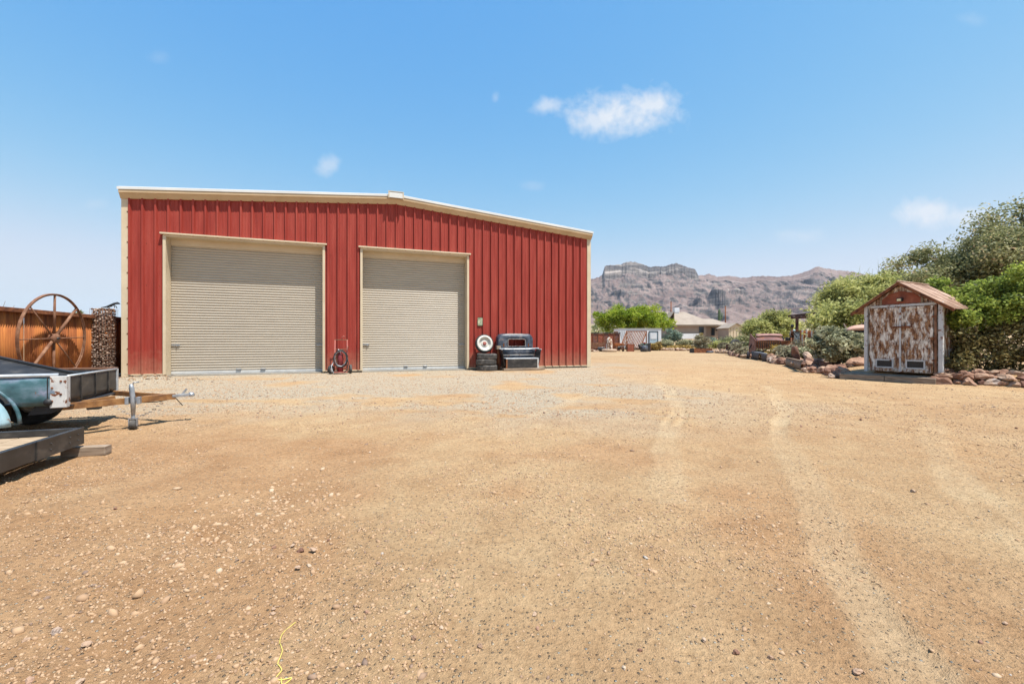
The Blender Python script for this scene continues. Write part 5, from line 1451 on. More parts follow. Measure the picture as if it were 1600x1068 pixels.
# pergola
pg = thing('pergola', 'rusty brown open pergola behind the sage bush', 'pergola', place(1281, 25.0), R(-6))
ph_ = 2.25
for (x, y) in ((0,0),(2.6,0),(0,2.4),(2.6,2.4)): MB().box((x,y,ph_/2), (.13,.13,ph_)).build('post', M['darkrust'], pg)
MB().bar((-.35,0,ph_+.05),(3.2,0,ph_+.12),.10,.14).build('beam', M['darkrust'], pg); MB().bar((-.35,2.4,ph_+.05),(3.2,2.4,ph_+.12),.10,.14).build('beam', M['darkrust'], pg)
for k in range(9): MB().bar((-.25+.42*k,-.4,ph_+.19),(-.25+.42*k,2.9,ph_+.19),.06,.10).build('rafter', M['darkrust'], pg)
MB().bar((.0,0,ph_-.5),(.55,0,ph_),.07,.07).build('brace', M['darkrust'], pg)

# old cream car half hidden behind the shed
oc = thing('old_car', 'old cream car with faded salmon roof half hidden behind the shed', 'car', place(1357, 17.0, 0), R(-30))
def body(s, t):
    x = -1.1+2.2*s; a = math.pi*t; w = .72*(1-.15*abs(2*s-1)**4)
    return (x, -w*math.cos(a), .32+.62*math.sin(a)**.45)
MB().grid(body, 14, 14).build('body', M['tancar'], oc, solid=.02)
def croof(s, t):
    x = -.75+1.5*s; a = math.pi*t
    return (x*(1-.0), -.60*math.cos(a), 1.22+.22*math.sin(a)**.5*(1-abs(2*s-1)**4)+.0)
MB().grid(croof, 14, 12).build('roof', M['pinkcar'], oc, solid=.03)
for (x, y) in ((-.68,-.52),(0,-.56),(.68,-.52),(-.68,.52),(.68,.52)): MB().bar((x,y,.85),(x*.95,y,1.26),.06).build('pillar', M['tancar'], oc)
for y in (-.535,.535):
    MB().box((-.34,y,1.05), (.60,.012,.34)).build('window', M['glass'], oc); MB().box((.34,y,1.05), (.60,.012,.34)).build('window', M['glass'], oc)
MB().box((-.70,0,1.05), (.012,.98,.34)).build('windscreen', M['glass'], oc)
def fender(s, t):
    x = -1.55+1.35*s; z = .28+.52*math.sin(math.pi*(.12+.62*s))*1.0; a = math.pi*t
    return (x, -.62-.17*math.cos(a)*1, z-.20*(1-math.sin(a)))
MB().grid(fender, 16, 8).build('front_fender', M['tancar'], oc, solid=.02)
for (x, y) in ((-1.05,-.60),(.85,-.60),(-1.05,.60),(.85,.60)):
    wh = thing('x', None, None); wh.name = 'wheel'; wh.parent = oc; wh.location = (x,y,.32)
    tyre_parts(wh, .32, .15, True, .18, M['rubber_black'], Matrix.Rotation(R(90),4,'X'))

# tyre planter + big dark tyre at the road end
dk = thing('tyre', 'dark heap of old tractor tyre at the far corner of the garden', 'tyre', place(1150, 36.5, .55), R(15)); dk.rotation_euler = (R(78), 0, R(25))
tyre_parts(dk, .55, .30, False, .28, M['rubber_black'])
dk2 = thing('tyre', 'dark tyre lying flat before the garden end of the driveway', 'tyre', place(1147, 35.0, .13), 0)
tyre_parts(dk2, .48, .26, False, .26, M['rubber_black'])
# low dark planter box
pl = thing('planter_box', 'low dark plank planter box at the end of the driveway', 'planter', place(1095, 42.0), R(4))
for (c, d) in (((0,-.45,.22),(1.78,.06,.42)), ((0,.45,.22),(1.78,.06,.42)), ((-.86,0,.22),(.06,.84,.42)), ((.86,0,.22),(.06,.84,.42))): MB().box(c, d).build('plank', M['rust'] if d[0] > 1 else M['dark'], pl)
MB().box((0,0,.32), (1.66,.84,.05)).build('soil', M['wood'], pl)
o = MB().lathe([(0,.16),(.28,.17),(.34,.10),(.34,0),(0,0)], 18, smooth=True).build('stock_tank', M['cabblue'], None); o.location = place(1109, 41.5, .03); tag(o, 'small round bluish tub at the right end of the planter box', 'tub')

# ================================================================== far middle
wt = thing('storage_trailer', 'white storage trailer behind the slatted rusty frame', 'trailer', place(1000, 55.5), R(0))
HX = 2.72
MB().box((0,1.3,1.40), (2*HX,2.6,2.5)).build('body', M['white'], wt, .05)
MB().box((0,1.3,2.68), (2*HX+.1,2.7,.06)).build('roof', M['roof_white'], wt)
wd = MB().box((1.70,-.02,1.35), (1.05,.05,1.9)).build('door', M['skyglass'], wt)
MB().box((1.70,-.06,1.75), (.8,.03,.8)).build('door_panel', M['white'], wd)
mb = MB(); mb.box((1.70,-.06,2.33), (1.15,.04,.08)).box((1.14,-.06,1.35), (.08,.04,1.9)).box((2.26,-.06,1.35), (.08,.04,1.9)).build('door_frame', M['blacksteel'], wd)
for k in range(6): MB().bar((-2.6+.28*k,-.03,2.5), (-1.9+.25*k,-.03,.3), .03, .03).build('brace_pipe', M['galv'], wt)
for x in (-1.6, 1.6):
    wh = thing('x', None, None); wh.name = 'wheel'; wh.parent = wt; wh.location = (x,.05,.30)
    tyre_parts(wh, .3, .16, True, .17, M['rubber_black'], Matrix.Rotation(R(90),4,'X'))
# rusty wall fence by the barn corner
rf_ = thing('rusty_panel_fence', 'low brown rusty panel fence beyond the right corner of the workshop', 'fence', place(918, 50.5), R(1))
for k in range(6): MB().box((.3+.62*k,0,1.03), (.61,.05,2.0)).build('fence_panel', M['bodyrust'] if k % 2 else M['gable'], rf_)
for k in range(7): MB().box((.62*k,-.05,1.05), (.07,.07,2.1)).build('post', M['rust'], rf_)
MB().box((1.9,-.02,2.10), (3.9,.16,.08)).build('cap_rail', M['dark'], rf_)
for k in range(3): MB().box((1.1,-.14,.45+.22*k), (1.7,.05,.17)).build('leaning_plank', M['rust_pale'], rf_)
sp_ = thing('rusty_pillar', 'square rusty pillar where the brown fence meets the white trailer', 'pillar', place(962, 51.5), 0)
for k in range(6): MB().box((.02*(k % 2),0,.2+.38*k), (.42,.42,.36)).build('pillar_block', M['rust_pale'] if k % 2 else M['bodyrust'], sp_)
# slatted frame
sf = thing('slatted_frame', 'rusty slatted shade frame sloping to the left before the white trailer', 'shade frame', place(993, 48.0), 0)
T0, T1, B0, B1 = Vector((-.72,.9,2.25)), Vector((1.50,.9,2.25)), Vector((-1.65,-.5,.78)), Vector((.35,-.5,.30))
for k in range(13):
    f = k/12; MB().bar(T0.lerp(T1,f), B0.lerp(B1,f), .085, .05).build('slat', M['rust_pale'] if k % 3 else M['rust'], sf)
MB().bar(T0, T1, .10, .12).build('top_rail', M['rust'], sf); MB().bar(B0, B1, .10, .10).build('bottom_rail', M['rust'], sf)
for (a, b) in ((T0,B0),(T1,B1)): MB().bar(a, b, .10, .12).build('side_rail', M['rust'], sf)
for (x, y, h) in ((1.48,.95,2.25),(-.72,.95,2.25),(1.48,-.5,.95),(-.35,-.55,.85),(-1.05,-.55,.9)): MB().box((x,y,h/2), (.10,.10,h)).build('post', M['rust'], sf)
MB().box((-.72,-.50,.42), (.62,.3,.80)).build('side_box', M['gable'], sf)
MB().box((1.22,-.45,.45), (.5,.3,.88)).build('side_box', M['dark'], sf)
MB().box((.3,-.2,.2), (1.3,.5,.10)).build('seat_plank', M['woodlen'], sf)
# shrine-like pale column on a round basin
fo = thing('stone_fountain', 'pale streaked column standing on a round stone basin', 'fountain', place(952, 46.5), 0)
MB().lathe([(0,0),(.72,0),(.80,.10),(.78,.26),(.62,.30),(.60,.22),(.30,.20),(0,.20)], 28).build('basin', M['rock_pale'], fo)
MB().lathe([(.36,.2),(.34,.7),(.30,1.15),(.22,1.42),(.10,1.54),(0,1.57)], 20).build('column', M['shed'], fo)
MB().tube([(.05,-.36,.3),(.02,-.35,.7),(0,-.33,1.0)], .05, 8).build('spout', M['rust'], fo)
tb3 = thing('water_tub', 'dark metal tub beside the round stone basin', 'tub', place(939.5, 47.5), 0)
MB().lathe([(0,0),(.34,0),(.38,.45),(.35,.46),(.31,.06),(0,.06)], 22).build('shell', M['blacksteel'], tb3); MB().lathe([(.375,.44),(.40,.45),(.375,.47)], 22).build('rim', M['galv'], tb3)
for i, (x_, Y_, s) in enumerate(((926,47,.32),(930,46.2,.2),(934,46.6,.16))):
    p = place(x_, Y_); o = put_rock(p[0], p[1], s, name='rock', me=PROCKS[i]); tag(o, ['largest pale rock beside the right corner trim of the workshop','middle sized pale rock between the corner rock and the dark tub','smallest pale rock just left of the dark metal tub'][i], 'rock', 'rocks near the workshop corner')
rm = thing('rusty_machine', 'orange rusty machinery crate behind the round stone basin', 'machinery', place(967, 49.0), R(8))
MB().box((0,0,.75), (1.15,.5,.34)).build('hopper', M['rust_fence'], rm, .05); MB().box((.05,0,.35), (1.0,.45,.40)).build('case', M['rust_pale'], rm, .03)
for x in (-.45,.5): MB().box((x,0,.08), (.12,.4,.16)).build('foot', M['dark'], rm)
MB().lathe([(0,0),(.17,0),(.17,.05),(0,.05)], 18, Matrix.Translation((-.1,-.25,.4)) @ Matrix.Rotation(R(90),4,'X')).build('flywheel', M['blacksteel'], rm)
bp = thing('barrel_planter', 'dark engine block planter with red flowers before the white trailer', 'planter', place(1006, 46.5), 0)
MB().lathe([(0,0),(.34,0),(.42,.35),(.38,.66),(.34,.68),(.30,.60),(0,.60)], 20).build('barrel', M['cabblue'], bp)
MB().lathe([(0,-.07),(.25,-.09),(.27,0),(.25,.09),(0,.07)], 20, Matrix.Translation((-.45,-.05,.55)) @ Matrix.Rotation(R(80),4,'Y')).build('wheel', M['rubber_black'], bp)
V, lv = leaves([(0,0,.78),(.15,0,.8),(-.15,0,.78)], 90, .17, .07, 4); foliage('leafage', V, lv, M['leaf_blue'], bp)
V, lv = leaves([(0,-.05,.95),(.1,0,.92)], 40, .12, .07, 5, 1.2); foliage('flowers', V, lv, M['redflower'], bp)

# house
hz = 1.85
ho = thing('house', 'single storey tan stucco house with broad low hip roof', 'house', (0, 84, gz(28, 84)), 0)
hb = gz(28, 84)
def hp(x_, y_, Y_): p = px(x_, y_, Y_); return Vector((p.x, p.y-84, p.z-hb))
zt = (534-507.5)/F*84+1.05-hb
xL = (1056-800)/F*84; xM = (1103.5-800)/F*84; xR = (1138-800)/F*85
MB().box(((xL+xM)/2, 5, zt/2-.15), (xM-xL, 10, zt+.3)).build('main_wall', M['stucco'], ho)
MB().box(((xM+xR)/2+.02, 6.2, zt/2-.15), (xR-xM, 10, zt+.28)).build('wing_wall', M['stucco'], ho)
rz_ = (534-487)/F*88+1.05-hb; zr2 = (534-497.5)/F*88+1.05-hb
e = .55
def poly_roof(vs, fs, nm): MB().add(vs, fs).build(nm, M['tileroof'], ho, solid=.12)
xl, xr_ = xL-e, xM+e+1.5
poly_roof([(xl,-e,zt),(xr_,-e,zt),(xr_,10+e,zt),(xl,10+e,zt),(xl+.4,5,rz_),(xr_-4.2,5,rz_)], [(0,1,5,4),(1,2,5),(2,3,4,5),(3,0,4)], 'roof')
xl, xr_ = xM-1, xR+e
poly_roof([(xl,1.2-e,zt),(xr_,1.2-e,zt),(xr_,11.2+e,zt),(xl,11.2+e,zt),(xl+2,6,zr2),(xr_+.9-2.2,6,zr2)], [(0,1,5,4),(1,2,5),(2,3,4,5),(3,0,4)], 'wing_roof')
MB().box(((xL+xM)/2+.5, -e-.05, zt-.1), (xM-xL+2*e+1.0, .06, .2)).build('fascia', M['wood'], ho); MB().box(((xM+xR)/2+.8, 1.2-e-.05, zt-.1), (xR-xM, .06, .2)).build('fascia', M['wood'], ho)
def hwin(x0, x1, y0, y1, Y_, nm='window'):
    a = hp(x0, y1, Y_); b = hp(x1, y0, Y_); c = (a+b)/2; d = b-a
    f = MB(); f.box((c.x,c.y-.04,c.z), (d.x+.16,.06,d.z+.16)); f = f.build(nm, M['stucco'], ho)
    MB().box((c.x,c.y-.085,c.z), (d.x,.03,d.z)).build('pane', M['glass'], f)
hwin(1092, 1099.5, 510.5, 520, 84); hwin(1048, 1052.5, 509.8, 511.8, 84.4)
hwin(1111, 1116.5, 512, 524, 85.2, 'door')
MB().box((hp(1120,512,85).x, 1.1, zt-.9), (.18,.25,.3)).build('wall_lamp', M['dark'], ho)
# left gable wing in shade
xg0 = (1036-800)/F*88
MB().box(((xg0+xL)/2-.02, 6.5, zt/2-.1), (xL-xg0, 9, zt+.2)).build('side_wing_wall', M['stucco'], ho)
MB().add([(xg0-.5,1.2,zt+.3),(xL+.2,1.2,zt-.1),(xL+.2,11,zt-.1),(xg0-.5,11,zt+.3),(xg0+1.2,1.2,rz_-.15),(xg0+1.2,11,rz_-.15)], [(0,4,5,3),(4,1,2,5)]).build('side_wing_roof', M['tileroof'], ho, solid=.12)
MB().box(((1061-800)/F*87, 4.5, rz_+.35), (1.0,.9,.9)).build('roof_cooler', M['white'], ho, .05); MB().box(((1061-800)/F*87, 4.5, rz_-.25), (.9,.8,.5)).build('cooler_stand', M['roof_white'], ho)
MB().box(((1078-800)/F*84, -.5, .55), (3.6,.12,1.0)).build('patio_wall', M['whitewall'] if 'whitewall' in M else M['white'], ho)
# small gabled pale outbuilding right of the house
ob = thing('outbuilding', 'small pale panelled outbuilding with low gable right of the tan house', 'outbuilding', (0, 78, 0), 0)
a = px(1139, 527, 78); b = px(1163, 527, 78); zb = gz(a.x, 78); w_ = b.x-a.x
ht = (534-512)/F*78+1.05; ap = (534-505.5)/F*78+1.05
MB().prism([(a.x,zb-.1),(b.x,zb-.1),(b.x,ht),(a.x+w_*.45,ap),(a.x,ht-.1)], .15).build('front_wall', M['cream'], ob)
mb = MB(); [mb.box((a.x+w_*(.1+.2*k),-.03,(zb+ht)/2), (.06,.05,ht-zb)) for k in range(5)]; mb.build('batten', M['tancar'], ob)
MB().box(((a.x+b.x)/2,2.2,(zb+ht)/2-.1), (w_-.1,4.1,ht-zb-.1)).build('side_walls', M['stucco'], ob)
MB().add([(a.x-.2,-.3,ht-.05),(a.x+w_*.45,-.3,ap+.08),(b.x+.2,-.3,ht),(a.x-.2,4.5,ht-.05),(a.x+w_*.45,4.5,ap+.08),(b.x+.2,4.5,ht)], [(0,1,4,3),(1,2,5,4)]).build('roof', M['tileroof'], ob, solid=.1)
# poles and saguaro behind the house
for (x_, y0, lab) in ((1048.5, 471, 'dark bare pole rising behind the left end of the house roof'), (1133.5, 478, 'brown bare pole rising behind the right end of the house roof')):
    Y_ = 104; p = px(x_, y0, Y_); z0 = gz(p.x, Y_)
    t = thing('pole', lab, 'pole', (p.x, Y_, z0)); MB().tube([(0,0,-.2),(0,0,p.z-z0)], [.17,.13], 8).build('shaft', M['rust'], t); MB().lathe([(0,.1),(.15,.06),(.15,0),(0,0)], 8, Matrix.Translation((0,0,p.z-z0))).build('cap', M['dark'], t)
p = px(1124, 482, 102); z0 = gz(p.x, 102)
t = thing('saguaro_cactus', 'green saguaro cactus rising behind the house roof', 'cactus', (p.x, 102, z0))
mb = MB(); n = 24
hh = p.z-z0; vs = []
for i, (z, r_) in enumerate(((-.2,.22),(hh*.3,.26),(hh*.7,.30),(hh*.93,.24),(hh,.05))):
    for j in range(n): a_ = 2*math.pi*j/n; q = r_*(1+.12*(j % 2)); vs.append((q*math.cos(a_), q*math.sin(a_), z))
mb.add(vs, [(i*n+j, i*n+(j+1) % n, (i+1)*n+(j+1) % n, (i+1)*n+j) for i in range(4) for j in range(n)]).build('stem', M['saguaro'], t)
MB().tube([(.1,0,hh*.62),(.55,0,hh*.64),(.62,0,hh*.72),(.62,0,hh*.86)], [.14,.16,.16,.10], 10).build('arm', M['saguaro'], t)

# ================================================================== trees
tree('bright_mesquite_tree', 'bright green spreading mesquite tree beyond the right end of the workshop', ((985-800)/F*64, 64), 1.6, px(984, 499, 64), (4.9,3.4,1.95), 120, 420, .70, .11, 'leaf_bright', 71, nb=16, droop=.5, shell=.35, tr=.2, aspect=2.6)
tree('bright_mesquite_tree', 'smaller yellow green tree drooping over the left end of the house roof', ((1030-800)/F*68, 68), 1.8, px(1030, 503, 68), (2.2,2,1.4), 40, 200, .6, .13, 'leaf_bright', 72, nb=8, droop=.8, shell=.4, tr=.13, aspect=3.2)
tree('palo_verde_tree', 'smaller feathery palo verde behind the rusty truck nose', ((1205-800)/F*45, 45), 1.4, px(1203, 511, 45), (2.7,2.2,1.45), 80, 330, .62, .095, 'leaf_palo', 73, 'greenbark', nb=14, droop=.3, shell=.3, twigs=20, aspect=3.5, nstem=3)
tree('palo_verde_tree', 'large feathery yellow green palo verde behind the shed', ((1385-800)/F*30, 30), 1.8, px(1384, 467, 30), (4.5,3.0,1.6), 170, 520, .74, .07, 'leaf_palo', 74, 'greenbark', nb=26, droop=.1, shell=.3, twigs=260, aspect=4, nstem=3)
tree('palo_verde_tree', 'dark leaved tree mass between the palo verde and the big desert tree', ((1480-800)/F*26, 26), 1.6, px(1486, 466, 26), (2.1,2.2,1.6), 80, 360, .60, .07, 'leaf_olive', 75, nb=12, shell=.35, twigs=20, nstem=2)
tree('ironwood_tree', 'tall olive green tree with open ragged crown at the right edge', (24.5, 20.5), 2.4, (25.2, 20.5, 4.3), (5.1,4.0,3.3), 290, 520, .62, .066, 'leaf_olive', 76, nb=40, shell=.45, twigs=90, lump=.4, tr=.28, nstem=3)
tree('mesquite_tree', 'low dark green tree filling the gap behind the pergola', ((1335-800)/F*23.2, 23.2), 1.0, px(1330, 502, 23.0), (1.9,1.0,.85), 46, 300, .7, .10, 'leaf_palo', 77, 'greenbark', nb=10, shell=.3)
# hedge
hg = thing('hedge', 'dense overgrown hedge right of the shed, green above and dry brown below', 'hedge', (14.2, 12.3, gz(14.2, 12.3)), 0)
r = np.random.default_rng(9); top = []; low = []
hx0, hy0 = 14.2, 12.3
while len(top) < 300 or len(low) < 260:
    X_ = r.uniform(11.0, 18.5); yf = 10.95-.33*(X_-11.2) if X_ < 13 else 10.36-.1*(X_-13)
    Y_ = yf+r.random()**1.5*2.6; z = r.uniform(.05, 2.75)
    if X_ < 12.3 and Y_ > 10.86+.485*(X_-10.65): continue
    hh_ = min(2.55, 1.55+.75*(X_-11.0))+.22*math.sin(X_*2.3)+.12*math.sin(X_*5.1+1)
    if z > hh_: continue
    if Y_ > yf+.9 and z < hh_-.6: continue
    P_ = (X_-hx0, Y_-hy0, z)
    if z > 1.35+.3*math.sin(X_*2.2+Y_):
        if len(top) < 300: top.append(P_)
    elif len(low) < 260: low.append(P_)
for _ in range(34):
    X_ = r.uniform(11.0, 11.9); z = r.uniform(.15, 1.45+.5*(X_-11)); Y_ = 10.78+.47*(X_-10.65)-r.uniform(.05,.35)
    (low if z < 1.3 else top).append((X_-hx0, Y_-hy0, z))
V, lv = leaves(top, 230, .30, .050, 91, 1.8); foliage('green_foliage', V, lv, M['leaf_hedge'], hg)
V, lv = leaves(low, 120, .30, .048, 92, 1.8); foliage('dry_foliage', V, lv, M['leaf_hedge_dry'], hg)
mb = MB(); rr = random.Random(4)
for k in range(60):
    x = rr.uniform(-2.6,4.0); b_ = Vector((x, rr.uniform(-1.4,.6)-.18*x, 0)); c_ = b_+Vector((rr.uniform(-.3,.3), rr.uniform(-.3,.3), rr.uniform(.7,1.4)))
    mb.tube([b_, b_.lerp(c_,.5)+Vector((rr.uniform(-.1,.1),0,0)), c_], [.022,.016,.006], 5)
mb.build('stems', M['bark'], hg)
# bushes of the garden
bush('sage_bush', 'large round grey green sage bush left of the shed', 11.35, 15.2, 1.05, .9, 1.45, 110, 130, .075, 'leaf_sage', 101, spread=.24, stems=26)
B = [(1216,24.2,'yellow dry grass clump on the garden berm','leaf_yellow','t',.80), (1172,29,'low silvery shrub behind the truck panel edging','leaf_grey',1.0,.75), (1240,21.5,'twiggy grey green shrub right of the yellow grass','leaf_grey',.95,.8),
     (1266,22.5,'yellow green low shrub below the striped fence','leaf_palo',.7,.55), (1152,34.5,'dark twiggy shrub over the tractor tyre','leaf_grey',.8,1.0), (1098,42.5,'grey twiggy shrub growing in the dark planter box','leaf_grey',1.15,1.7),
     (1122,46,'pale green shrub right of the planter box','leaf_palo',1.3,1.1), (1145,50,'olive shrub before the small outbuilding','leaf_olive',2.2,1.7), (1160,44,'second olive shrub nearer the smaller palo verde','leaf_olive',1.5,1.4),
     (1053,62,'dark blue green shrub against the left side of the house','leaf_blue',1.6,2.7), (1041,56,'rounded green shrub right of the white trailer','leaf_sage',1.2,1.3), (1024,52.5,'ochre shrub in front of the trailer door','leaf_ochre',1.3,.95),
     (1071,60,'low green shrub left of the grey planter shrub','leaf_sage',1.5,1.2), (1108,66,'green shrub under the house door','leaf_blue',1.6,1.4), (1246,26.5,'small green agave by the foot of the cabinet','leaf_palo',.4,.5),
     (1227,27.5,'pale spiky shrub beside the scrap metal figure','leaf_sage',.6,.9), (1190,33,'low green shrub behind the rusty truck nose','leaf_palo',1.4,.8), (1313,19.5,'pale yellow green shrub right behind the sage bush','leaf_sage',1.2,1.1),
     (1290,22,'small yellow flowering shrub before the pergola','leaf_yellow',.5,.4), (1095,74,'yellow flowering shrub below the house window','leaf_yellow',.9,1.5)]
for i, (x_, Y_, lab, mt_, rx, h) in enumerate(B):
    X_ = (x_-800)/F*Y_
    if rx == 't': tuft('grass_clump', lab, X_, Y_, h, 420, mt_, 200+i, .02, spread=.5)
    else: bush('shrub', lab, X_, Y_, rx, rx*.8, h, 34, 110, .045+.0009*Y_, mt_, 200+i, 'shrub', spread=min(rx, h)*.34)
V, lv = leaves([((x_-800)/F*55+random.uniform(-.3,.3), 55+random.uniform(-1,1), gz(20,55)+.25) for x_ in np.linspace(1040,1084,60)], 60, .5, .10, 300); o = foliage('ochre_ground_cover', V, lv, M['leaf_ochre']); tag(o, 'ochre low scrub strip behind the distant rock line', 'scrub', kind='stuff')
# desert scrub and far vegetation between yard and mountains
r = np.random.default_rng(77); cs = []; sp = []
for k in range(2600):
    Y_ = 95*(2200/95)**r.random(); s_ = r.uniform(-.75, 1.6); X_ = s_*Y_
    q = r.uniform(.8,2.2); cs.append((X_, Y_, gz(X_, Y_)+q*.5)); sp.append(q)
V, lv = leaves(cs, 36, np.array(sp), .5, 301, 1.5); o = foliage('desert_scrub', V, lv, M['leaf_olive']); tag(o, 'far desert scrub and small trees below the mountains', 'scrub', kind='stuff')
# palm tip and agave stalk behind the left fence
pt = px(122, 484, 30)
t = thing('palm_tree', 'tip of a small palm showing above the rusty fence', 'palm', (pt.x, 30, 0))
MB().tube([(0,0,0),(0,0,pt.z-.4)], [.2,.15], 10).build('trunk', M['bark'], t)
mb = MB(); rr = random.Random(3)
r_ = np.random.default_rng(5); vs = []
V = []
for k in range(34):
    a = rr.uniform(0,6.28); up_ = rr.uniform(-.25,1.1); L_ = rr.uniform(.45,.75)
    d = Vector((math.cos(a), math.sin(a), up_)).normalized()*L_; sd = d.cross(Vector((0,0,1))).normalized()*.035
    o_ = Vector((0,0,pt.z-.35)); m_ = o_+d*.6; e_ = o_+d+Vector((0,0,-.15))
    V += [o_-sd, o_+sd, m_+sd*1.6, m_-sd*1.6, m_-sd*1.6, m_+sd*1.6, e_+sd*.2, e_-sd*.2]
foliage('frond', np.array([tuple(v) for v in V]), np.full(len(V), .4), M['leaf_olive'], t)
t = thing('ocotillo', 'thin bare desert plant stalks above the fence at the left edge', 'plant', (-12.9, 10.4, 0))
mb = MB()
for k in range(7):
    a = -.5+k*.22; mb.tube([(0,0,0),(a*.35,.05*k,1.2),(a*.75+.05,.05*k,1.95+.05*(k % 3))], [.014,.010,.004], 5)
mb.build('stalk', M['leafstalk'] if 'leafstalk' in M else M['bark'], t)
# thick-stemmed fallen debris on the mound
mb = MB(); rr = random.Random(12)
for k in range(16):
    x = -9.4+rr.gauss(0,.6); y = 11.1+rr.gauss(0,.35); z = gz(x, y)+.05; a = rr.uniform(0,6.28); l = rr.uniform(.06,.2)
    mb.tube([(x,y,z),(x+l*math.cos(a),y+l*math.sin(a),z+.02)], .008, 5)
o = mb.build('twig_litter', M['wood']); tag(o, 'dry twigs scattered on the low earth mound by the workshop corner', 'twigs', kind='stuff')

# dark posts and dead limbs beyond the garden
PL = ['dark post left of the pergola','thin dark post just right of the striped fence','leaning dark post between the pergola legs','dark post right of the pergola above the sage bush','short dark post left of the salmon car roof']
for k, (x_, Y_, h, ln) in enumerate(((1273,26.0,1.9,0),(1288,24.2,1.7,.05),(1301,23.5,1.75,.12),(1322,22.0,1.65,-.06),(1331,20.8,1.5,.03))):
    p = place(x_, Y_); t = thing('post', PL[k], 'post', p, 0, 'dark posts beyond the garden'); t.rotation_euler = (0, ln, .3*k)
    MB().box((0,0,h/2), (.09,.09,h)).build('shaft', M['darkrust'], t, .008); MB().box((0,0,h+.01), (.12,.12,.03)).build('post_plate', M['rust'], t)
p = place(1338, 21.5); t = thing('dead_tree', 'bare grey dead tree limbs between the sage bush and the shed', 'tree', p)
MB().tube([(0,0,-.1),(-.2,0,.8),(-.55,.1,1.7)], [.10,.07,.03], 8).build('trunk', M['bark'], t)
MB().tube([(-.15,0,.7),(.2,.05,1.2),(.35,.1,1.75)], [.06,.04,.02], 7).build('limb', M['bark'], t); MB().tube([(.05,0,-.1),(.30,0,.9),(.20,0,1.5)], [.07,.05,.02], 7).build('limb', M['bark'], t)

# relics standing in the garden bed
def barrel(x_, Y_, lab, h=.85, r_=.28, tilt=0, mt='rust'):
    t = thing('rusty_barrel', lab, 'barrel', place(x_, Y_), 0); t.rotation_euler = (tilt, 0, .4)
    pr = [(0,0),(r_,0),(r_*1.02,.02)]
    for f in (.33,.66): pr += [(r_,h*f-.03),(r_*1.05,h*f),(r_,h*f+.03)]
    pr += [(r_,h-.02),(r_*1.03,h),(r_*.94,h),(r_*.94,h-.04),(0,h-.04)]
    MB().lathe(pr, 20).build('drum', M[mt], t)
    MB().lathe([(0,.02),(.04,.02),(.04,0)], 10, Matrix.Translation((r_*.5,0,h-.04))).build('bung', M['dark'], t)
barrel(1229, 24.0, 'rusty barrel between the truck nose and the scrap metal figure')
barrel(1267, 25.5, 'short rusty barrel in front of the striped fence', .6, .25, 0, 'bodyrust')
barrel(1140, 38.5, 'small dark barrel behind the tractor tyres', .7, .3, 0, 'darkrust')
t = thing('sawhorse', 'rust red crossed iron frame in front of the striped fence', 'frame', place(1256, 24.3), .2)
for s_ in (-1, 1):
    MB().bar((-.3,s_*.22,0),(.3,-s_*.05,.85),.05).build('leg', M['rust'], t); MB().bar((.3,s_*.22,0),(-.3,-s_*.05,.85),.05).build('leg', M['rust'], t)
MB().bar((-.45,0,.55),(.45,0,.55),.05).build('crossbar', M['rust_pale'], t)
t = thing('wooden_cart', 'dark old wooden cart under the foliage left of the shed', 'cart', place(1318, 22.6), .25)
MB().box((0,0,.75), (1.5,.8,.05)).build('bed', M['wood'], t)
for y in (-.4,.4):
    for z in (.86,1.04): MB().box((0,y,z), (1.5,.03,.13)).build('side_board', M['darkrust'], t)
for y in (-.46,.46):
    wh = thing('x', None, None); wh.name = 'wheel'; wh.parent = t; wh.location = (.1, y, .45)
    cx_ = Matrix.Rotation(R(90), 4, 'X')
    MB().lathe([(.41,-.03),(.45,-.03),(.45,.03),(.41,.03),(.41,-.03)], 28, cx_).build('rim', M['rust'], wh)
    MB().lathe([(0,-.06),(.07,-.05),(.07,.05),(0,.06)], 12, cx_).build('hub', M['rust'], wh)
    for k in range(8): MB().bar((0,0,0), (.42*math.cos(R(45*k)),0,.42*math.sin(R(45*k))), .03).build('spoke', M['wood'], wh)
MB().bar((-.75,0,.72),(-1.7,0,.25),.07).build('drawbar', M['wood'], t)
t = thing('milk_can', 'small dull metal milk can among rocks by the grey sheet edging', 'can', place(1278, 18.6), 0)
MB().lathe([(0,0),(.15,0),(.16,.03),(.16,.36),(.09,.46),(.09,.54),(.13,.57),(0,.59)], 18).build('can_body', M['cabgrey'], t)
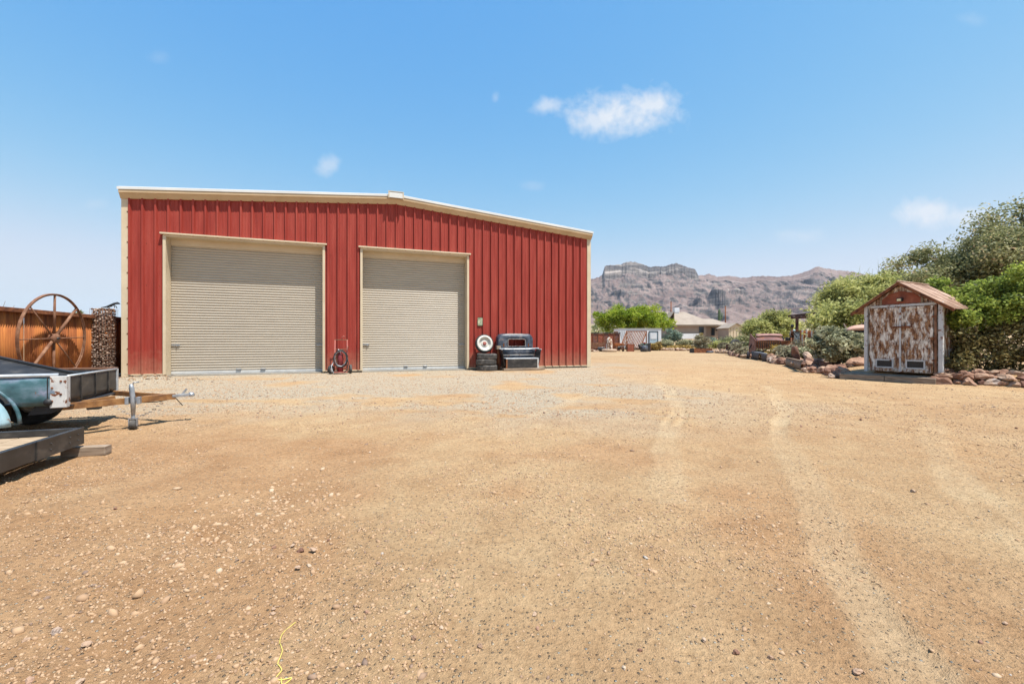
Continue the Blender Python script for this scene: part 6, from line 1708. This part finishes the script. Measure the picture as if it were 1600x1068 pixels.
for s_ in (-1,1): MB().tube([(s_*.15,0,.34),(s_*.20,0,.38),(s_*.18,0,.44),(s_*.12,0,.44)], .010, 6).build('handle', M['dark'], t)
t = thing('wagon_wheel', 'small rusty wagon wheel leaning on rocks behind the truck panel edging', 'wheel', place(1186, 27.2, .38), 0); t.rotation_euler = (R(-14), 0, .3)
cx_ = Matrix.Rotation(R(90), 4, 'X')
MB().lathe([(.35,-.02),(.39,-.02),(.39,.02),(.35,.02),(.35,-.02)], 28, cx_).build('rim', M['rust'], t)
MB().lathe([(0,-.05),(.05,-.05),(.05,.05),(0,.05)], 12, cx_).build('hub', M['rust'], t)
for k in range(8): MB().bar((0,0,0), (.36*math.cos(R(45*k)),0,.36*math.sin(R(45*k))), .022).build('spoke', M['rust'], t)
for i, (x_, Y_, lab, mt_, rx, h) in enumerate([(1228,22.8,'low twiggy grey shrub at the foot of the rusty barrel','leaf_grey',.6,.5),(1205,24.6,'dry ochre shrub before the truck nose','leaf_ochre',.6,.45),(1254,20.5,'sage green shrub behind the leaning red slab','leaf_sage',.6,.6),
      (1136,42,'grey shrub behind the jumbled pale rocks','leaf_grey',1.1,.8),(1305,18.0,'dry shrub poking out left behind the sage bush','leaf_ochre',.6,.8),(1180,31,'dark olive shrub left behind the truck nose','leaf_olive',1.0,.9)]):
    bush('shrub', lab, (x_-800)/F*Y_, Y_, rx, rx*.8, h, 30, 110, .045+.0009*Y_, mt_, 400+i, 'shrub', spread=min(rx, h)*.36)

# ================================================================== air
hm = bpy.data.materials.new('haze'); hm.use_nodes = True
nt = hm.node_tree; nt.nodes.clear()
ho_ = nt.nodes.new('ShaderNodeOutputMaterial'); pv = nt.nodes.new('ShaderNodeVolumePrincipled')
pv.inputs['Color'].default_value = (.86,.90,1.0,1); pv.inputs['Density'].default_value = 0.000045
pv.inputs['Anisotropy'].default_value = .2
nt.links.new(pv.outputs[0], ho_.inputs['Volume'])
hb_ = MB().box((0,2500,340), (15600,11200,740)).build('haze', hm); tag(hb_, kind='stuff')
